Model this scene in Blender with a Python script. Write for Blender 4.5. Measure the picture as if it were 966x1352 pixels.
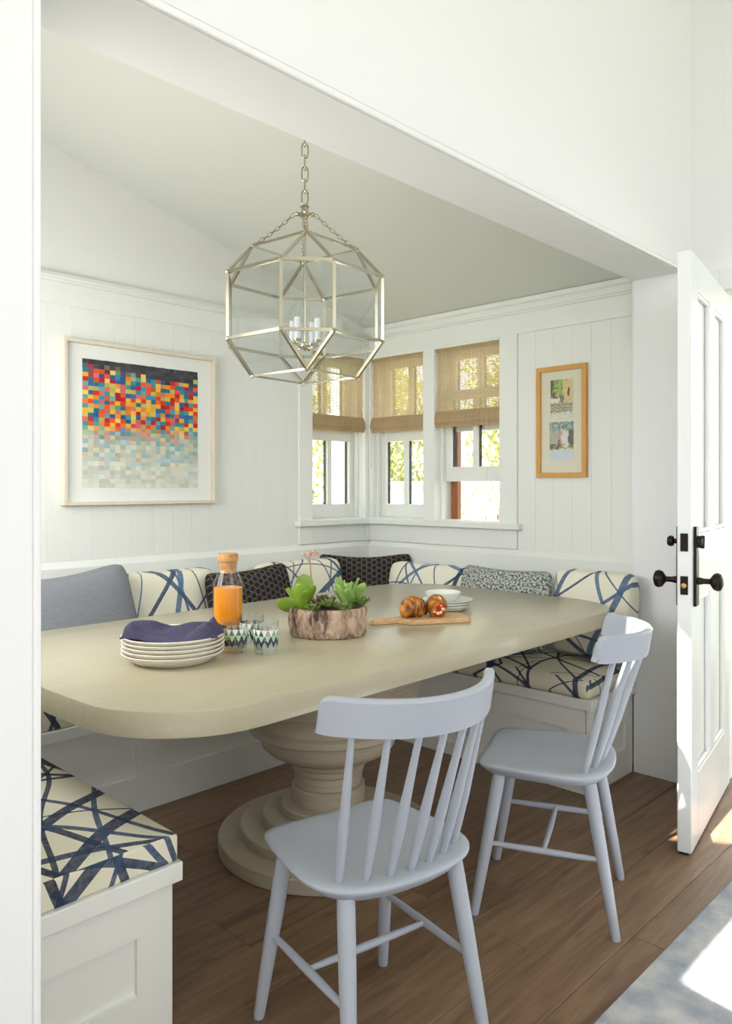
import bpy, bmesh, math, random
from mathutils import Vector, Matrix
R = math.radians
PI = math.pi
for o in list(bpy.data.objects):
    bpy.data.objects.remove(o)
C = bpy.context.scene.collection
SC = bpy.context.scene

# ------------------------------------------------------------------ camera
FPX = 1024.0
cam_d = bpy.data.cameras.new('camera')
cam = bpy.data.objects.new('camera', cam_d)
C.objects.link(cam)
cam_d.sensor_fit = 'HORIZONTAL'
cam_d.sensor_width = 36.0
cam_d.lens = FPX / 966.0 * 36.0
cam_d.shift_y = -33.0 / 966.0
cam_d.clip_start = 0.05
cam.location = (0, 0, 1.23)
cam.rotation_euler = (R(90), 0, -math.atan2(.720, .694))
SC.camera = cam

# ------------------------------------------------------------------ world, sun, light
SC.view_settings.view_transform = 'Standard'
SC.view_settings.look = 'None'
SC.view_settings.gamma = 1.0
SC.view_settings.use_curve_mapping = False
SC.view_settings.exposure = 0.27
w = bpy.data.worlds.new('sky')
SC.world = w
w.use_nodes = True
bg = w.node_tree.nodes['Background']
bg.inputs[0].default_value = (0.90, 0.95, 1.0, 1)
bg.inputs[1].default_value = 2.3
SUN_EL = 54.0
SUN_T = Vector((.997, .08))                    # horizontal travel of the sunlight
sun_d = bpy.data.lights.new('sun', 'SUN')
sun_d.energy = 22.0
sun_d.angle = R(0.5)
sun_d.color = (1.0, .96, .9)
sun = bpy.data.objects.new('sun', sun_d)
C.objects.link(sun)
_dir = Vector((SUN_T.x * math.cos(R(SUN_EL)), SUN_T.y * math.cos(R(SUN_EL)), -math.sin(R(SUN_EL))))
sun.rotation_euler = _dir.to_track_quat('-Z', 'Y').to_euler()

def area(name, loc, rot, sx, sy, e, col):
    d = bpy.data.lights.new(name, 'AREA')
    d.shape = 'RECTANGLE'
    d.size = sx
    d.size_y = sy
    d.energy = e
    d.color = col
    o = bpy.data.objects.new(name, d)
    C.objects.link(o)
    o.location = loc
    o.rotation_euler = rot
    return o
# daylight standing in the hall's big windows (rear wall, left wall)
area('daylight_rear_window', (0.5, -3.28, 2.45), (R(90), 0, 0), 4.4, 1.8, 27, (.91, .955, 1.0))
area('daylight_side_window', (-2.48, -1.0, 2.45), (R(90), 0, R(-90)), 3.0, 1.8, 5, (.93, .96, 1.0))
area('added_nook_fill', (.36, 2.33, 1.56), (R(90), 0, R(-90)), 1.1, .92, 20, (.97, .99, 1.0))  # fill lamp added in an unseen opening to brighten the nook

# ------------------------------------------------------------------ materials
def lin(c):
    return tuple(((v / 255.0) / 12.92 if v <= 10 else ((v / 255.0 + .055) / 1.055) ** 2.4) for v in c) + (1.0,)

def mat(name, col, rough=.5, metal=0.0, spec=.5, noise=0.0, nscale=8.0, bump=0.0, bscale=60.0, coat=0.0, stretch=None):
    m = bpy.data.materials.new(name)
    m.use_nodes = True
    nt = m.node_tree
    b = nt.nodes['Principled BSDF']
    c = lin(col)
    b.inputs['Base Color'].default_value = c
    b.inputs['Roughness'].default_value = rough
    b.inputs['Metallic'].default_value = metal
    b.inputs['Specular IOR Level'].default_value = spec
    b.inputs['Coat Weight'].default_value = coat
    if noise or bump:
        tc = nt.nodes.new('ShaderNodeTexCoord')
        mp = nt.nodes.new('ShaderNodeMapping')
        nt.links.new(tc.outputs['Object'], mp.inputs[0])
        if stretch:
            mp.inputs['Scale'].default_value = stretch
    if noise:
        n = nt.nodes.new('ShaderNodeTexNoise')
        n.inputs['Scale'].default_value = nscale
        n.inputs['Detail'].default_value = 4
        nt.links.new(mp.outputs[0], n.inputs['Vector'])
        r = nt.nodes.new('ShaderNodeValToRGB')
        r.color_ramp.elements[0].position = .3
        r.color_ramp.elements[1].position = .7
        r.color_ramp.elements[0].color = tuple(max(0, x * (1 - noise)) for x in c[:3]) + (1,)
        r.color_ramp.elements[1].color = tuple(min(1, x * (1 + noise)) for x in c[:3]) + (1,)
        nt.links.new(n.outputs['Fac'], r.inputs[0])
        nt.links.new(r.outputs[0], b.inputs['Base Color'])
    if bump:
        n2 = nt.nodes.new('ShaderNodeTexNoise')
        n2.inputs['Scale'].default_value = bscale
        n2.inputs['Detail'].default_value = 3
        nt.links.new(mp.outputs[0], n2.inputs['Vector'])
        bp = nt.nodes.new('ShaderNodeBump')
        bp.inputs['Strength'].default_value = bump
        bp.inputs['Distance'].default_value = .004
        nt.links.new(n2.outputs['Fac'], bp.inputs['Height'])
        nt.links.new(bp.outputs[0], b.inputs['Normal'])
    return m

def glass_mat(name, tint=(1, 1, 1, 1), rough=0.0, ior=1.45):
    m = bpy.data.materials.new(name)
    m.use_nodes = True
    nt = m.node_tree
    nt.nodes.remove(nt.nodes['Principled BSDF'])
    out = nt.nodes['Material Output']
    # Schlick reflectance of a thin sheet, the same from both sides
    lw = nt.nodes.new('ShaderNodeLayerWeight')
    lw.inputs['Blend'].default_value = .5
    pw = nt.nodes.new('ShaderNodeMath')
    pw.operation = 'POWER'
    nt.links.new(lw.outputs['Facing'], pw.inputs[0])
    pw.inputs[1].default_value = 5.0
    f0 = ((ior - 1) / (ior + 1)) ** 2 * 2
    fr = nt.nodes.new('ShaderNodeMath')
    fr.operation = 'MULTIPLY_ADD'
    nt.links.new(pw.outputs[0], fr.inputs[0])
    fr.inputs[1].default_value = 1 - f0
    fr.inputs[2].default_value = f0
    tr = nt.nodes.new('ShaderNodeBsdfTransparent')
    tr.inputs[0].default_value = tint
    gl = nt.nodes.new('ShaderNodeBsdfGlossy')
    gl.inputs['Roughness'].default_value = rough
    mx = nt.nodes.new('ShaderNodeMixShader')
    nt.links.new(fr.outputs[0], mx.inputs[0])
    nt.links.new(tr.outputs[0], mx.inputs[1])
    nt.links.new(gl.outputs[0], mx.inputs[2])
    nt.links.new(mx.outputs[0], out.inputs[0])
    return m

class NT:
    """tiny helper for building node trees"""
    def __init__(s, m):
        s.nt = m.node_tree
    def n(s, t, **kw):
        x = s.nt.nodes.new(t)
        for k, v in kw.items():
            setattr(x, k, v)
        return x
    def put(s, sock, v):
        if hasattr(v, 'is_output'):
            s.nt.links.new(v, sock)
        else:
            sock.default_value = v
    def math(s, op, a, b=None, c=None):
        x = s.n('ShaderNodeMath', operation=op)
        s.put(x.inputs[0], a)
        if b is not None:
            s.put(x.inputs[1], b)
        if c is not None:
            s.put(x.inputs[2], c)
        return x.outputs[0]
    def mix(s, f, a, b):
        x = s.n('ShaderNodeMix', data_type='RGBA')
        s.put(x.inputs[0], f)
        s.put(x.inputs[6], a)
        s.put(x.inputs[7], b)
        return x.outputs[2]

def brush_mat(name, base, seed, dark=(46, 58, 86), mid=(96, 124, 160), k_w=1.0):
    m = bpy.data.materials.new(name)
    m.use_nodes = True
    h = NT(m)
    b = m.node_tree.nodes['Principled BSDF']
    b.inputs['Roughness'].default_value = .8
    b.inputs['Specular IOR Level'].default_value = .2
    uv = h.n('ShaderNodeUVMap').outputs[0]
    oi = h.n('ShaderNodeObjectInfo')
    off = h.n('ShaderNodeVectorMath', operation='MULTIPLY_ADD')
    cb = h.n('ShaderNodeCombineXYZ')
    h.put(cb.inputs[0], oi.outputs['Random'])
    h.put(cb.inputs[1], h.math('FRACT', h.math('MULTIPLY', oi.outputs['Random'], 17.3)))
    h.put(off.inputs[0], cb.outputs[0])
    off.inputs[1].default_value = (9, 9, 0)
    h.put(off.inputs[2], uv)
    uv = off.outputs[0]
    ns = h.n('ShaderNodeTexNoise')
    ns.inputs['Scale'].default_value = 1.7
    ns.inputs['Detail'].default_value = 0
    h.put(ns.inputs['Vector'], uv)
    streak = h.n('ShaderNodeTexNoise')
    streak.inputs['Scale'].default_value = 60
    h.put(streak.inputs['Vector'], uv)
    col = lin(base)
    for k, (ang, per, w0, w1, amp) in enumerate([(25, .17, .002, .011, .22), (128, .16, .003, .013, .25), (80, .20, .002, .010, .30), (158, .21, .003, .014, .18), (52, .27, .002, .012, .35)]):
        dp = h.n('ShaderNodeVectorMath', operation='DOT_PRODUCT')
        h.put(dp.inputs[0], uv)
        dp.inputs[1].default_value = (math.cos(R(ang)), math.sin(R(ang)), 0)
        nz = h.math('MULTIPLY', h.math('SUBTRACT', ns.outputs['Fac'], .5), amp)
        p = h.math('DIVIDE', h.math('ADD', dp.outputs['Value'], nz), per)
        i = h.math('FLOOR', p)
        f = h.math('FRACT', p)
        wn = h.n('ShaderNodeTexWhiteNoise', noise_dimensions='1D')
        h.put(wn.inputs['W'], h.math('ADD', i, seed + k * 31.7))
        sp = h.n('ShaderNodeSeparateColor')
        h.put(sp.inputs[0], wn.outputs['Color'])
        cen = h.math('MULTIPLY_ADD', sp.outputs[0], .6, .2)
        half = h.math('MULTIPLY_ADD', h.math('POWER', sp.outputs[1], 1.5), (w1 - w0) * k_w / per, w0 / per)
        mask = h.math('LESS_THAN', h.math('ABSOLUTE', h.math('SUBTRACT', f, cen)), half)
        mask = h.math('MULTIPLY', mask, h.math('MULTIPLY_ADD', streak.outputs['Fac'], .3, .78))
        ink = h.mix(sp.outputs[2], lin(dark), lin(mid))
        col = h.mix(mask, col, ink)
    h.put(b.inputs['Base Color'], col)
    return m

def attr_mat(name, rough=.6):
    m = bpy.data.materials.new(name)
    m.use_nodes = True
    h = NT(m)
    a = h.n('ShaderNodeVertexColor', layer_name='Col')
    b = m.node_tree.nodes['Principled BSDF']
    b.inputs['Roughness'].default_value = rough
    b.inputs['Specular IOR Level'].default_value = .2
    h.put(b.inputs['Base Color'], a.outputs[0])
    return m

M = {}
M['hall_white'] = mat('hall_white_paint', (244, 244, 245), .55, spec=.3)
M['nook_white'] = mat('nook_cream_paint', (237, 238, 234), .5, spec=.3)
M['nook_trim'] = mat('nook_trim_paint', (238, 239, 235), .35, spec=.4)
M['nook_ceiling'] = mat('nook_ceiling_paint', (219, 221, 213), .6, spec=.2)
M['bench_white'] = mat('bench_paint', (242, 241, 236), .4, spec=.4)
M['door_white'] = mat('door_paint', (236, 238, 238), .3, spec=.5)
M['chair'] = mat('chair_pale_grey_paint', (177, 182, 194), .42, spec=.4, bump=.05, bscale=90)
M['table'] = mat('table_greige_limewash', (184, 175, 151), .24, spec=.5, noise=.03, nscale=6, stretch=(1, 12, 12))
M['pedestal'] = mat('pedestal_limewash', (180, 168, 147), .5, spec=.4, noise=.08, nscale=9, stretch=(1, 1, 10), bump=.08, bscale=70)
M['nickel'] = mat('polished_nickel', (200, 191, 172), .16, metal=1.0)
M['nickel_dark'] = mat('aged_nickel', (172, 160, 138), .3, metal=1.0)
M['bronze'] = mat('oil_rubbed_bronze', (48, 42, 38), .38, metal=.85)
M['brass'] = mat('brass', (225, 190, 110), .22, metal=1.0)
M['black'] = mat('black_felt', (22, 22, 22), .9)
M['glass'] = glass_mat('clear_glass', (.985, .995, .99, 1))
M['glass_art'] = glass_mat('low_reflection_glazing', (.99, .995, .99, 1), ior=1.2)
M['glass_lantern'] = glass_mat('lantern_glass', (.955, .975, .965, 1), ior=1.65)
M['glass_win'] = glass_mat('window_glass', (.98, .99, .985, 1))
M['glass_thick'] = glass_mat('drinking_glass', (.975, .985, .98, 1), ior=1.38)
M['juice'] = mat('orange_juice', (243, 150, 14), .25, spec=.5)
M['cork'] = mat('cork', (204, 152, 98), .8, noise=.2, nscale=90, bump=.3, bscale=150)
M['plate_cream'] = mat('cream_glazed_ceramic', (244, 237, 224), .3)
M['plate_white'] = mat('white_glazed_ceramic', (232, 232, 226), .22)
M['napkin'] = mat('navy_linen', (84, 80, 106), .9, spec=.1, noise=.12, nscale=180, bump=.4, bscale=260)
M['grey_linen'] = mat('grey_linen', (146, 148, 156), .9, spec=.1, noise=.07, nscale=40, bump=.3, bscale=220, stretch=(1, 1, 5))
M['olivewood'] = mat('olive_wood', (214, 174, 128), .5, noise=.2, nscale=14, stretch=(2, 14, 14))
M['candle'] = mat('candle_sleeve', (235, 238, 244), .4)
M['frame_pale'] = mat('whitewashed_frame_wood', (226, 214, 196), .5, noise=.05, nscale=10, stretch=(8, 8, 1))
M['frame_oak'] = mat('honey_oak_frame', (214, 158, 78), .45, noise=.08, nscale=12, stretch=(6, 6, 1))
M['paper'] = mat('white_mat_paper', (250, 250, 248), .9, spec=.1)
M['paper_cream'] = mat('cream_mat_board', (229, 222, 203), .9, spec=.1)
M['wood_brown'] = mat('brown_window_track', (150, 92, 54), .5, noise=.2, nscale=10, stretch=(12, 12, 1))
M['stucco'] = mat('white_stucco', (240, 240, 236), .9, noise=.03, nscale=4)
M['lawn'] = mat('lawn_ground', (128, 134, 84), .95, noise=.25, nscale=3)
M['bark_trunk'] = mat('tree_bark', (96, 80, 64), .9, noise=.25, nscale=12)
M['outlet'] = mat('outlet_plastic', (226, 224, 214), .4)
M['soil'] = mat('soil', (62, 52, 40), .95)
M['blue_post'] = mat('porch_post_paint', (214, 224, 232), .5)

def wood_floor_mat():
    m = bpy.data.materials.new('oak_plank')
    m.use_nodes = True
    h = NT(m)
    b = m.node_tree.nodes['Principled BSDF']
    b.inputs['Roughness'].default_value = .42
    b.inputs['Specular IOR Level'].default_value = .4
    tc = h.n('ShaderNodeTexCoord')
    oi = h.n('ShaderNodeObjectInfo')
    mp = h.n('ShaderNodeMapping')
    mp.inputs['Scale'].default_value = (1.2, 14, 14)
    h.put(mp.inputs[0], tc.outputs['Object'])
    cb = h.n('ShaderNodeCombineXYZ')
    h.put(cb.inputs[0], h.math('MULTIPLY', oi.outputs['Random'], 40))
    h.put(cb.inputs[1], h.math('MULTIPLY', oi.outputs['Random'], 93))
    h.put(mp.inputs['Location'], cb.outputs[0])
    n = h.n('ShaderNodeTexNoise')
    n.inputs['Scale'].default_value = 2.2
    n.inputs['Detail'].default_value = 7
    n.inputs['Roughness'].default_value = .6
    n.inputs['Distortion'].default_value = .8
    h.put(n.inputs['Vector'], mp.outputs[0])
    r = h.n('ShaderNodeValToRGB')
    r.color_ramp.elements[0].position = .28
    r.color_ramp.elements[1].position = .72
    r.color_ramp.elements[0].color = lin((103, 78, 58))
    r.color_ramp.elements[1].color = lin((146, 117, 92))
    h.put(r.inputs[0], n.outputs['Fac'])
    # knots: dark spots
    mp2 = h.n('ShaderNodeMapping')
    mp2.inputs['Scale'].default_value = (2.2, 6, 6)
    h.put(mp2.inputs[0], tc.outputs['Object'])
    h.put(mp2.inputs['Location'], cb.outputs[0])
    v = h.n('ShaderNodeTexVoronoi')
    v.inputs['Scale'].default_value = 1.6
    h.put(v.inputs['Vector'], mp2.outputs[0])
    k = h.n('ShaderNodeMapRange')
    k.inputs[1].default_value = .03
    k.inputs[2].default_value = .14
    k.inputs[3].default_value = .55
    k.inputs[4].default_value = 0
    h.put(k.inputs[0], v.outputs['Distance'])
    c1 = h.mix(k.outputs[0], r.outputs[0], lin((66, 48, 36)))
    hs = h.n('ShaderNodeHueSaturation')
    h.put(hs.inputs['Value'], h.math('MULTIPLY_ADD', oi.outputs['Random'], .22, .88))
    h.put(hs.inputs['Color'], c1)
    h.put(b.inputs['Base Color'], hs.outputs[0])
    bp = h.n('ShaderNodeBump')
    bp.inputs['Strength'].default_value = .15
    bp.inputs['Distance'].default_value = .002
    h.put(bp.inputs['Height'], n.outputs['Fac'])
    h.put(b.inputs['Normal'], bp.outputs[0])
    return m
M['plank'] = wood_floor_mat()
M['brush'] = brush_mat('brushstroke_fabric', (240, 235, 216), 3.0)
M['brush_seat'] = brush_mat('brushstroke_seat_fabric', (236, 230, 208), 11.0, dark=(34, 42, 62), mid=(72, 90, 122), k_w=1.5)

def black_lattice():
    m = bpy.data.materials.new('black_starflower_fabric')
    m.use_nodes = True
    h = NT(m)
    b = m.node_tree.nodes['Principled BSDF']
    b.inputs['Roughness'].default_value = .9
    b.inputs['Specular IOR Level'].default_value = .1
    uv = h.n('ShaderNodeUVMap').outputs[0]
    mask = None
    for ang in (0, 60, 120):
        dp = h.n('ShaderNodeVectorMath', operation='DOT_PRODUCT')
        h.put(dp.inputs[0], uv)
        dp.inputs[1].default_value = (math.cos(R(ang)), math.sin(R(ang)), 0)
        f = h.math('FRACT', h.math('DIVIDE', dp.outputs['Value'], .027))
        l = h.math('LESS_THAN', h.math('ABSOLUTE', h.math('SUBTRACT', f, .5)), .034)
        mask = l if mask is None else h.math('MAXIMUM', mask, l)
    n = h.n('ShaderNodeTexNoise')
    n.inputs['Scale'].default_value = 45
    h.put(n.inputs['Vector'], uv)
    mask = h.math('MULTIPLY', mask, n.outputs['Fac'])
    h.put(b.inputs['Base Color'], h.mix(mask, lin((44, 40, 44)), lin((176, 162, 144))))
    return m
M['black_lattice'] = black_lattice()

def speckle():
    m = bpy.data.materials.new('blue_grey_speckled_weave')
    m.use_nodes = True
    h = NT(m)
    b = m.node_tree.nodes['Principled BSDF']
    b.inputs['Roughness'].default_value = .9
    b.inputs['Specular IOR Level'].default_value = .1
    uv = h.n('ShaderNodeUVMap').outputs[0]
    n = h.n('ShaderNodeTexNoise')
    n.inputs['Scale'].default_value = 95
    n.inputs['Detail'].default_value = 3
    h.put(n.inputs['Vector'], uv)
    r = h.n('ShaderNodeValToRGB')
    r.color_ramp.elements[0].position = .42
    r.color_ramp.elements[1].position = .56
    r.color_ramp.elements[0].color = lin((84, 96, 110))
    r.color_ramp.elements[1].color = lin((196, 196, 186))
    h.put(r.inputs[0], n.outputs['Fac'])
    h.put(b.inputs['Base Color'], r.outputs[0])
    return m
M['speckle'] = speckle()

def blind_mat(dense):
    m = bpy.data.materials.new('woven_grass_blind_folded' if dense else 'woven_grass_blind')
    m.use_nodes = True
    h = NT(m)
    nt = m.node_tree
    nt.nodes.remove(nt.nodes['Principled BSDF'])
    tc = h.n('ShaderNodeTexCoord').outputs['Object']
    sp = h.n('ShaderNodeSeparateXYZ')
    h.put(sp.inputs[0], tc)
    n = h.n('ShaderNodeTexNoise')
    n.inputs['Scale'].default_value = 9
    n.inputs['Detail'].default_value = 4
    mp = h.n('ShaderNodeMapping')
    mp.inputs['Scale'].default_value = (1.0, 1, 26)
    h.put(mp.inputs[0], tc)
    h.put(n.inputs['Vector'], mp.outputs[0])
    mp3 = h.n('ShaderNodeMapping')
    mp3.inputs['Scale'].default_value = (9, 1, .6)
    h.put(mp3.inputs[0], tc)
    n3 = h.n('ShaderNodeTexNoise')
    n3.inputs['Scale'].default_value = 4
    h.put(n3.inputs['Vector'], mp3.outputs[0])
    fz = h.math('FRACT', h.math('DIVIDE', sp.outputs[2], .0085))
    fx = h.math('FRACT', h.math('DIVIDE', sp.outputs[0], .024))
    gap = h.math('LESS_THAN', fz, .36)
    warp = h.math('GREATER_THAN', fx, .14)
    hole = h.math('MULTIPLY', h.math('MULTIPLY', gap, warp), h.math('GREATER_THAN', n.outputs['Fac'], .36))
    col = h.mix(h.math('MULTIPLY_ADD', n3.outputs['Fac'], .5, h.math('MULTIPLY', n.outputs['Fac'], .5)), lin((192, 160, 116)), lin((236, 216, 180)))
    df = h.n('ShaderNodeBsdfDiffuse')
    h.put(df.inputs[0], col)
    tl = h.n('ShaderNodeBsdfTranslucent')
    h.put(tl.inputs[0], col)
    m1 = h.n('ShaderNodeMixShader')
    m1.inputs[0].default_value = .42
    h.put(m1.inputs[1], df.outputs[0])
    h.put(m1.inputs[2], tl.outputs[0])
    tr = h.n('ShaderNodeBsdfTransparent')
    m2 = h.n('ShaderNodeMixShader')
    h.put(m2.inputs[0], h.math('MULTIPLY', hole, 0.0 if dense else .85))
    h.put(m2.inputs[1], m1.outputs[0])
    h.put(m2.inputs[2], tr.outputs[0])
    h.put(nt.nodes['Material Output'].inputs[0], m2.outputs[0])
    return m
M['blind'] = blind_mat(False)
M['blind_fold'] = blind_mat(True)

def leaf_mat(name, c1, c2, trans=.35, rough=.5):
    m = bpy.data.materials.new(name)
    m.use_nodes = True
    h = NT(m)
    nt = m.node_tree
    b = nt.nodes['Principled BSDF']
    b.inputs['Roughness'].default_value = rough
    tc = h.n('ShaderNodeTexCoord').outputs['Object']
    n = h.n('ShaderNodeTexNoise')
    n.inputs['Scale'].default_value = 7 if trans else 16
    h.put(n.inputs['Vector'], tc)
    col = h.mix(n.outputs['Fac'], lin(c1), lin(c2))
    h.put(b.inputs['Base Color'], col)
    if trans:
        tl = h.n('ShaderNodeBsdfTranslucent')
        h.put(tl.inputs[0], col)
        mx = h.n('ShaderNodeMixShader')
        mx.inputs[0].default_value = trans
        h.put(mx.inputs[1], b.outputs[0])
        h.put(mx.inputs[2], tl.outputs[0])
        h.put(nt.nodes['Material Output'].inputs[0], mx.outputs[0])
    return m
M['foliage'] = leaf_mat('sunny_foliage', (150, 158, 74), (206, 200, 128))
M['foliage2'] = leaf_mat('green_foliage', (86, 118, 58), (150, 168, 92))
M['succ_a'] = leaf_mat('paddle_succulent', (104, 140, 34), (150, 178, 62), 0, .35)
M['succ_b'] = leaf_mat('pale_succulent', (122, 160, 72), (168, 194, 112), 0, .4)
M['succ_c'] = leaf_mat('rosette_succulent', (84, 116, 48), (136, 156, 84), 0, .45)
M['succ_d'] = leaf_mat('bronze_succulent', (72, 84, 44), (120, 92, 66), 0, .45)
M['flower'] = mat('dusty_pink_flower', (206, 160, 140), .7)
M['stem'] = mat('flower_stem', (176, 150, 112), .7)
M['flag_trim'] = mat('off', (200, 200, 200))

def bark_mat():
    m = bpy.data.materials.new('birch_bark_planter')
    m.use_nodes = True
    h = NT(m)
    b = m.node_tree.nodes['Principled BSDF']
    b.inputs['Roughness'].default_value = .9
    tc = h.n('ShaderNodeTexCoord').outputs['Object']
    mpb = h.n('ShaderNodeMapping')
    mpb.inputs['Scale'].default_value = (1, 1, .45)
    h.put(mpb.inputs[0], tc)
    tc = mpb.outputs[0]
    n = h.n('ShaderNodeTexNoise')
    n.inputs['Scale'].default_value = 55
    n.inputs['Detail'].default_value = 6
    n.inputs['Distortion'].default_value = 1.0
    h.put(n.inputs['Vector'], tc)
    n2 = h.n('ShaderNodeTexNoise')
    n2.inputs['Scale'].default_value = 9
    h.put(n2.inputs['Vector'], tc)
    r = h.n('ShaderNodeValToRGB')
    r.color_ramp.elements[0].position = .40
    r.color_ramp.elements[1].position = .62
    r.color_ramp.elements[0].color = lin((74, 56, 46))
    r.color_ramp.elements[1].color = lin((206, 176, 152))
    h.put(r.inputs[0], h.math('ADD', h.math('MULTIPLY', n.outputs['Fac'], .6), h.math('MULTIPLY', n2.outputs['Fac'], .42)))
    h.put(b.inputs['Base Color'], r.outputs[0])
    bp = h.n('ShaderNodeBump')
    bp.inputs['Strength'].default_value = .8
    bp.inputs['Distance'].default_value = .006
    h.put(bp.inputs['Height'], n.outputs['Fac'])
    h.put(b.inputs['Normal'], bp.outputs[0])
    return m
M['bark'] = bark_mat()

def rug_mat():
    m = bpy.data.materials.new('faded_blue_grey_rug')
    m.use_nodes = True
    h = NT(m)
    b = m.node_tree.nodes['Principled BSDF']
    b.inputs['Roughness'].default_value = .95
    b.inputs['Specular IOR Level'].default_value = .05
    tc = h.n('ShaderNodeTexCoord').outputs['Object']
    n = h.n('ShaderNodeTexNoise')
    n.inputs['Scale'].default_value = 11
    n.inputs['Detail'].default_value = 6
    h.put(n.inputs['Vector'], tc)
    r = h.n('ShaderNodeValToRGB')
    r.color_ramp.elements[0].position = .35
    r.color_ramp.elements[1].position = .65
    r.color_ramp.elements[0].color = lin((160, 166, 180))
    r.color_ramp.elements[1].color = lin((208, 207, 206))
    h.put(r.inputs[0], n.outputs['Fac'])
    h.put(b.inputs['Base Color'], r.outputs[0])
    n2 = h.n('ShaderNodeTexNoise')
    n2.inputs['Scale'].default_value = 220
    h.put(n2.inputs['Vector'], tc)
    bp = h.n('ShaderNodeBump')
    bp.inputs['Strength'].default_value = .7
    bp.inputs['Distance'].default_value = .006
    h.put(bp.inputs['Height'], n2.outputs['Fac'])
    h.put(b.inputs['Normal'], bp.outputs[0])
    return m
M['rug'] = rug_mat()

def pastry_mat():
    m = bpy.data.materials.new('baked_croissant_crust')
    m.use_nodes = True
    h = NT(m)
    b = m.node_tree.nodes['Principled BSDF']
    b.inputs['Roughness'].default_value = .35
    tc = h.n('ShaderNodeTexCoord').outputs['Object']
    mp = h.n('ShaderNodeMapping')
    mp.inputs['Scale'].default_value = (60, 22, 22)
    h.put(mp.inputs[0], tc)
    n = h.n('ShaderNodeTexNoise')
    n.inputs['Scale'].default_value = 1.6
    n.inputs['Detail'].default_value = 4
    h.put(n.inputs['Vector'], mp.outputs[0])
    r = h.n('ShaderNodeValToRGB')
    r.color_ramp.elements[0].position = .36
    r.color_ramp.elements[1].position = .68
    r.color_ramp.elements[0].color = lin((96, 44, 16))
    r.color_ramp.elements[1].color = lin((232, 150, 56))
    h.put(r.inputs[0], n.outputs['Fac'])
    h.put(b.inputs['Base Color'], r.outputs[0])
    return m
M['pastry'] = pastry_mat()
M['berry'] = mat('red_berry_glaze', (196, 22, 34), .2)
M['cream'] = mat('pale_icing', (246, 228, 190), .4)
M['choc'] = mat('chocolate', (62, 30, 14), .4)

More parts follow.
